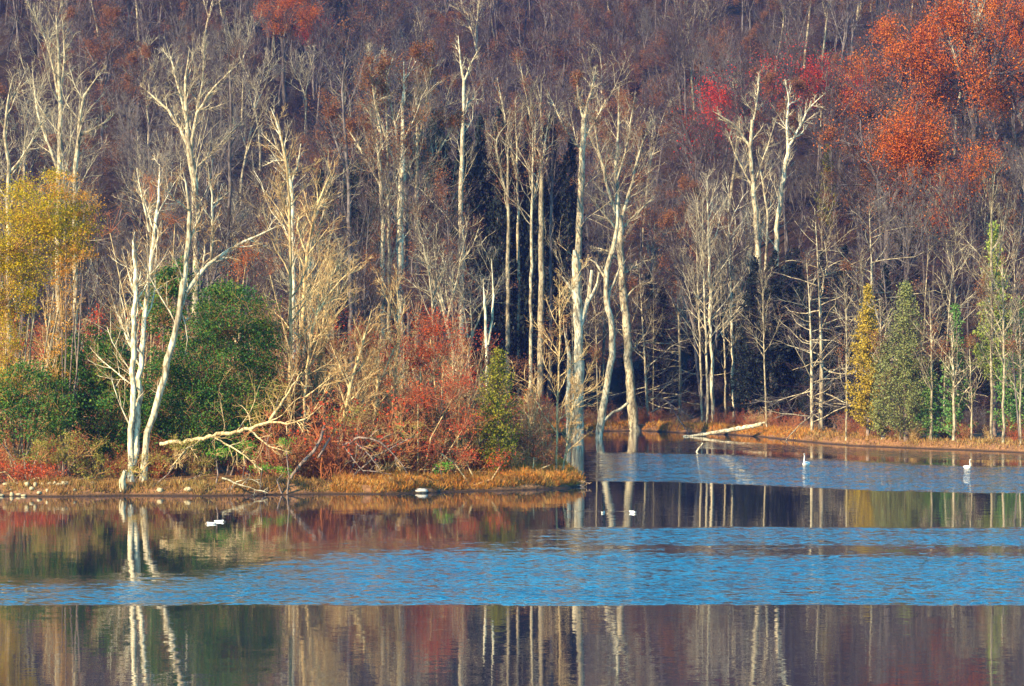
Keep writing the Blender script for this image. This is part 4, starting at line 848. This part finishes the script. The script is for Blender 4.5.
# ------------------------------------------------------------------ bank grass
def grass(name, label, n, sel, s0, s1, h0, h1, mat, wdt=.022, cone=.5):
    idx = rng.choice(len(sel), n); segp = np.array(sel, float)
    # points inland of the shoreline
    A = SP[idx_map := np.array([sel[i] for i in idx])]; B = SP[idx_map + 1]; t_ = rng.random(n)[:, None]; p = A + (B - A) * t_
    nrm = np.stack([-(B - A)[:, 1], (B - A)[:, 0]], 1); nrm /= np.linalg.norm(nrm, axis=1)[:, None]
    off = s0 + (s1 - s0) * rng.random(n) ** 1.3
    cand = p + nrm * off[:, None]; s = shore_sd(cand[:, 0], cand[:, 1]); bad = s < 0; cand[bad] = (p - nrm * off[:, None])[bad]
    # tufts
    key = fbm(cand[:, 0] * 1.7, cand[:, 1] * 1.7); k = key > -.75; cand = cand[k]; key = key[k]; n = len(cand)
    z = ground(cand[:, 0], cand[:, 1]); k = z > .08; cand, z, key = cand[k], z[k], key[k]; n = len(cand)
    base = np.column_stack([cand, z - .03]); h = (h0 + (h1 - h0) * rng.random(n)) * (.75 + .45 * key)
    lean = rng.normal(size=(n, 3)) * cone; lean[:, 2] = 1; lean /= np.linalg.norm(lean, axis=1)[:, None]
    mid = base + lean * (h * .55)[:, None]; tip = mid + (lean + rng.normal(size=(n, 3)) * .35 + np.array([0, 0, -.25])) * (h * .45)[:, None]
    a = rng.random(n) * 6.283; w_ = np.column_stack([np.cos(a), np.sin(a), a * 0]) * wdt
    V = np.stack([base - w_, base + w_, mid + w_ * .8, mid - w_ * .8, tip + w_ * .15, tip - w_ * .15], 1).reshape(-1, 3); o6 = np.arange(n)[:, None] * 6
    F = np.stack([o6 + np.array([[0, 1, 2, 3]]), o6 + np.array([[3, 2, 4, 5]])], 1).reshape(-1, 4)
    tag(link(name, mesh_np(name, V, F, [M[mat]])), label, 'grass', kind='stuff')
near = [i for i in range(len(SP) - 1) if 2 <= i <= 13]; nearR = [i for i in range(8, 16)]
wts = [i for i in near for _ in range(max(1, int(np.linalg.norm(SP[i + 1] - SP[i]))))]; wr = [i for i in nearR for _ in range(max(1, int(np.linalg.norm(SP[i + 1] - SP[i]))))]
far = [i for i in range(18, 32)]; wf = [i for i in far if i + 1 < len(SP) for _ in range(max(1, int(np.linalg.norm(SP[i + 1] - SP[i]))))]
grass('bank_grass', 'bright orange-tan dry grass along the edge of the left bank', 80000, wr, .12, 5.5, .3, .85, 'grass_orange')
grass('bank_grass', 'brown dry grass and weeds under the bushes at the left', 26000, wts, .12, 3.0, .2, .7, 'grass_tan')
grass('bank_grass', 'tan and orange dry grass along the far bank', 56000, wf, .2, 4.0, .2, .7, 'grass_tan', .035)
grass('bank_grass', 'orange dry grass tufts on the far bank', 20000, [i for i in wf if i < 25], .2, 3.5, .25, .8, 'grass_orange', .035)

# ------------------------------------------------------------------ stones
def rock(u, d, wpx, hpx, mat, label, group=None, dz=0, kind='stone'):
    n, k = 7, 11; x = (u - 512) / FPX * d; a = wpx / FPX * d / 2; h = hpx / FPX * d; V = []
    ph = rng.random(6) * 6.28
    for i in range(n + 1):
        th = math.pi * i / n
        for j in range(k):
            p = 6.2832 * j / k; f = 1 + .13 * math.sin(2 * p + ph[0]) + .10 * math.sin(3 * p + ph[1] + th) + .07 * math.sin(5 * th + ph[2]) + .05 * rng.normal()
            V.append((a * f * math.sin(th) ** .8 * math.cos(p), a * .8 * f * math.sin(th) ** .8 * math.sin(p), h * .5 * f * math.cos(th)))
    F = [(i * k + j, i * k + (j + 1) % k, (i + 1) * k + (j + 1) % k, (i + 1) * k + j) for i in range(n) for j in range(k)]
    o = link(kind, mesh_np(kind, V, F, [M[mat]]), (x, d, max(gz(x, d), -.1) + h * .25 + dz), R.uniform(0, 6))
    return tag(o, label, 'rock', group)
for i in range(22):
    u = -6 + i * 3.8 + R.uniform(-1.5, 1.5); d = 184.6 + R.uniform(-.1, 1.1)
    rock(u, d, R.uniform(3, 8), R.uniform(2, 5), 'stone', 'pale tan stone in the row at the waterline at lower left', 'stones at the waterline under the red bramble')
rock(421, 188.9, 14, 4.5, 'stone_white', 'white boulder at the waterline in front of the orange bank', kind='boulder', dz=.0)
rock(411, 189.1, 8, 9, 'dark', 'dark lump put in for the opening left of the white boulder', kind='boulder')  # near-black rock shape standing in for a dark opening in the bank
for u, d, lab in [(92, 185.7, 'pale stone right of the row, under the olive shrub'), (160, 185.6, 'pale stone at the waterline just right of the stump'), (188, 185.4, 'small flat pale stone between stump and driftwood')]:
    rock(u, d, 8, 5, 'stone', lab)

# ------------------------------------------------------------------ waterfowl
def bird(kind, u, v, heading, path, colours, label, cat, scale=1, beak=None, squash=.85):
    """one continuous skin along the spine: path = (forward, up, radius, material index)"""
    d = CAMH * FPX / (v - HOR); x = (u - 512) / FPX * d; k = 12
    P0 = np.array([(f, 0, z) for f, z, r, m_ in path]) * scale; rad = np.array([p[2] for p in path]) * scale; mid = [p[3] for p in path]
    seg = np.concatenate([[0], np.cumsum(np.linalg.norm(np.diff(P0, axis=0), axis=1))]); n = 44; tt = np.linspace(0, seg[-1], n)
    q = np.stack([np.interp(tt, seg, P0[:, i]) for i in range(3)], 1); rq = np.interp(tt, seg, rad)
    for _ in range(2): q[1:-1] = (q[:-2] + 2 * q[1:-1] + q[2:]) / 4; rq[1:-1] = (rq[:-2] + 2 * rq[1:-1] + rq[2:]) / 4
    tg = np.gradient(q, axis=0); tg /= np.linalg.norm(tg, axis=1)[:, None]; sd = np.array([0, 1., 0]); up = np.cross(tg, sd)
    a = np.arange(k) * 2 * np.pi / k
    V = (q[:, None] + rq[:, None, None] * (np.cos(a)[None, :, None] * sd[None, None] * 1.0 + squash * np.sin(a)[None, :, None] * up[:, None])).reshape(-1, 3)
    F = np.array([(i * k + j, i * k + (j + 1) % k, (i + 1) * k + (j + 1) % k, (i + 1) * k + j) for i in range(n - 1) for j in range(k)])
    mi = np.repeat([mid[min(len(mid) - 1, int(np.searchsorted(seg, t_, side='right')))] for t_ in tt[:-1]], k)
    e = link(kind, None, (x, d, 0), heading); link('body', mesh_np(kind + '_body', V, F, [M[c] for c in colours], mi, True), parent=e)
    # folded wings
    for sgn in (-1, 1):
        wv = []; 
        for i in range(7):
            f = i / 6; fx = path[3][0] - (path[3][0] - path[0][0]) * f * 1.02; hh = .16 * math.sin(math.pi * min(1, f * .9 + .12)) + .015; yy = sgn * (.19 * math.sin(math.pi * (f * .85 + .12)) + .01)
            zc = .17 + .03 * f
            wv += [(fx, yy * .55, zc + hh * .62), (fx, yy * 1.08, zc + hh * .25), (fx, yy * 1.1, zc - hh * .35)]
        wv = np.array(wv) * scale; wf_ = [(i * 3 + j, i * 3 + j + 1, i * 3 + j + 4, i * 3 + j + 3) for i in range(6) for j in range(2)]
        if kind == 'swan':
            wo_ = link('wing', mesh_np('wing', wv, wf_, [M[colours[-1]]], smooth=True), parent=e); sm = wo_.modifiers.new('thickness', 'SOLIDIFY'); sm.thickness = .015
    if beak:
        bx, bz, bl, mt = beak; bv = np.array([(bx, -.018, bz - .015), (bx, .018, bz - .015), (bx, .018, bz + .02), (bx, -.018, bz + .02), (bx + bl, -.008, bz - .02), (bx + bl, .008, bz - .02), (bx + bl, .008, bz - .008), (bx + bl, -.008, bz - .008)]) * scale
        link('beak', mesh_np('beak', bv, [(0, 1, 2, 3), (4, 7, 6, 5), (0, 4, 5, 1), (1, 5, 6, 2), (2, 6, 7, 3), (3, 7, 4, 0)], [M[mt]]), parent=e)
    return tag(e, label, cat)
SWAN = [(-.62, .20, .02, 0), (-.5, .18, .10, 0), (-.3, .14, .20, 0), (0, .12, .25, 0), (.25, .13, .20, 0), (.38, .20, .11, 0), (.46, .34, .055, 0), (.44, .50, .042, 0), (.38, .66, .04, 0), (.40, .80, .042, 0), (.47, .87, .055, 0), (.56, .85, .045, 0), (.60, .84, .02, 0)]
GOOSE = [(-.46, .12, .02, 1), (-.36, .09, .06, 1), (-.2, .05, .11, 1), (0, .04, .13, 0), (.18, .05, .11, 0), (.27, .12, .085, 0), (.32, .28, .06, 2), (.32, .42, .05, 2), (.31, .56, .05, 2), (.36, .64, .06, 2), (.42, .63, .04, 2), (.45, .62, .015, 2)]
bird('swan', 806, 466, math.radians(248), SWAN, ['plume_white', 'plume_white'], 'white swan with raised neck on the blue water in front of the layered bare tree', 'swan', 1.1, (.6, .84, .09, 'beak'))
bird('swan', 967.5, 469, math.radians(292), SWAN, ['plume_white', 'plume_white'], 'smaller white swan farther right, near the right bank', 'swan', .85, (.6, .84, .09, 'beak'))
bird('goose', 603, 513, math.radians(262), GOOSE, ['plume_white', 'plume_white', 'plume_black', 'plume_white'], 'goose with a thin upright black neck in the trunk reflections, left one of two', 'goose', .8, (.44, .62, .06, 'plume_black'))
bird('goose', 633, 513, math.radians(300), GOOSE, ['plume_white', 'plume_white', 'plume_black', 'plume_white'], 'goose with black neck and white breast, right one of two', 'goose', .85, (.44, .62, .06, 'plume_black'))
DAB = [(-.36, .08, .02, 0), (-.26, .06, .07, 0), (-.08, .02, .12, 0), (.1, .01, .13, 0), (.24, .05, .12, 0), (.34, .0, .07, 1), (.40, -.08, .05, 1), (.44, -.2, .045, 1)]
bird('dabbling_goose', 211, 524, math.radians(185), DAB, ['plume_white', 'plume_brown'], 'white-bodied bird with its head under water, nearer one of the pair at left', 'goose', .8)
bird('dabbling_goose', 219.5, 522, math.radians(8), DAB, ['plume_white', 'plume_brown'], 'white-bodied bird with its head under water, farther one of the pair at left', 'goose', .8)
#HAZE
hm = bpy.data.materials.new('haze'); hm.use_nodes = True; t = hm.node_tree; t.nodes.clear()
pv = t.nodes.new('ShaderNodeVolumePrincipled'); pv.inputs['Color'].default_value = (.22, .30, 1, 1); pv.inputs['Density'].default_value = .00009; pv.inputs['Anisotropy'].default_value = .0
o_ = t.nodes.new('ShaderNodeOutputMaterial'); t.links.new(pv.outputs[0], o_.inputs['Volume'])
hv = [(x, y, z) for z in (-5, 175) for y in (-640, 3050) for x in (-2650, 2650)]
hme = bpy.data.meshes.new('haze'); hme.from_pydata(hv, [], [(2, 3, 1, 0), (5, 7, 6, 4), (1, 5, 4, 0), (6, 7, 3, 2), (4, 6, 2, 0), (3, 7, 5, 1)]); hme.materials.append(hm)
tag(link('haze', hme), 'thin blue haze hanging in the air between lake and hillside', 'haze', kind='stuff')
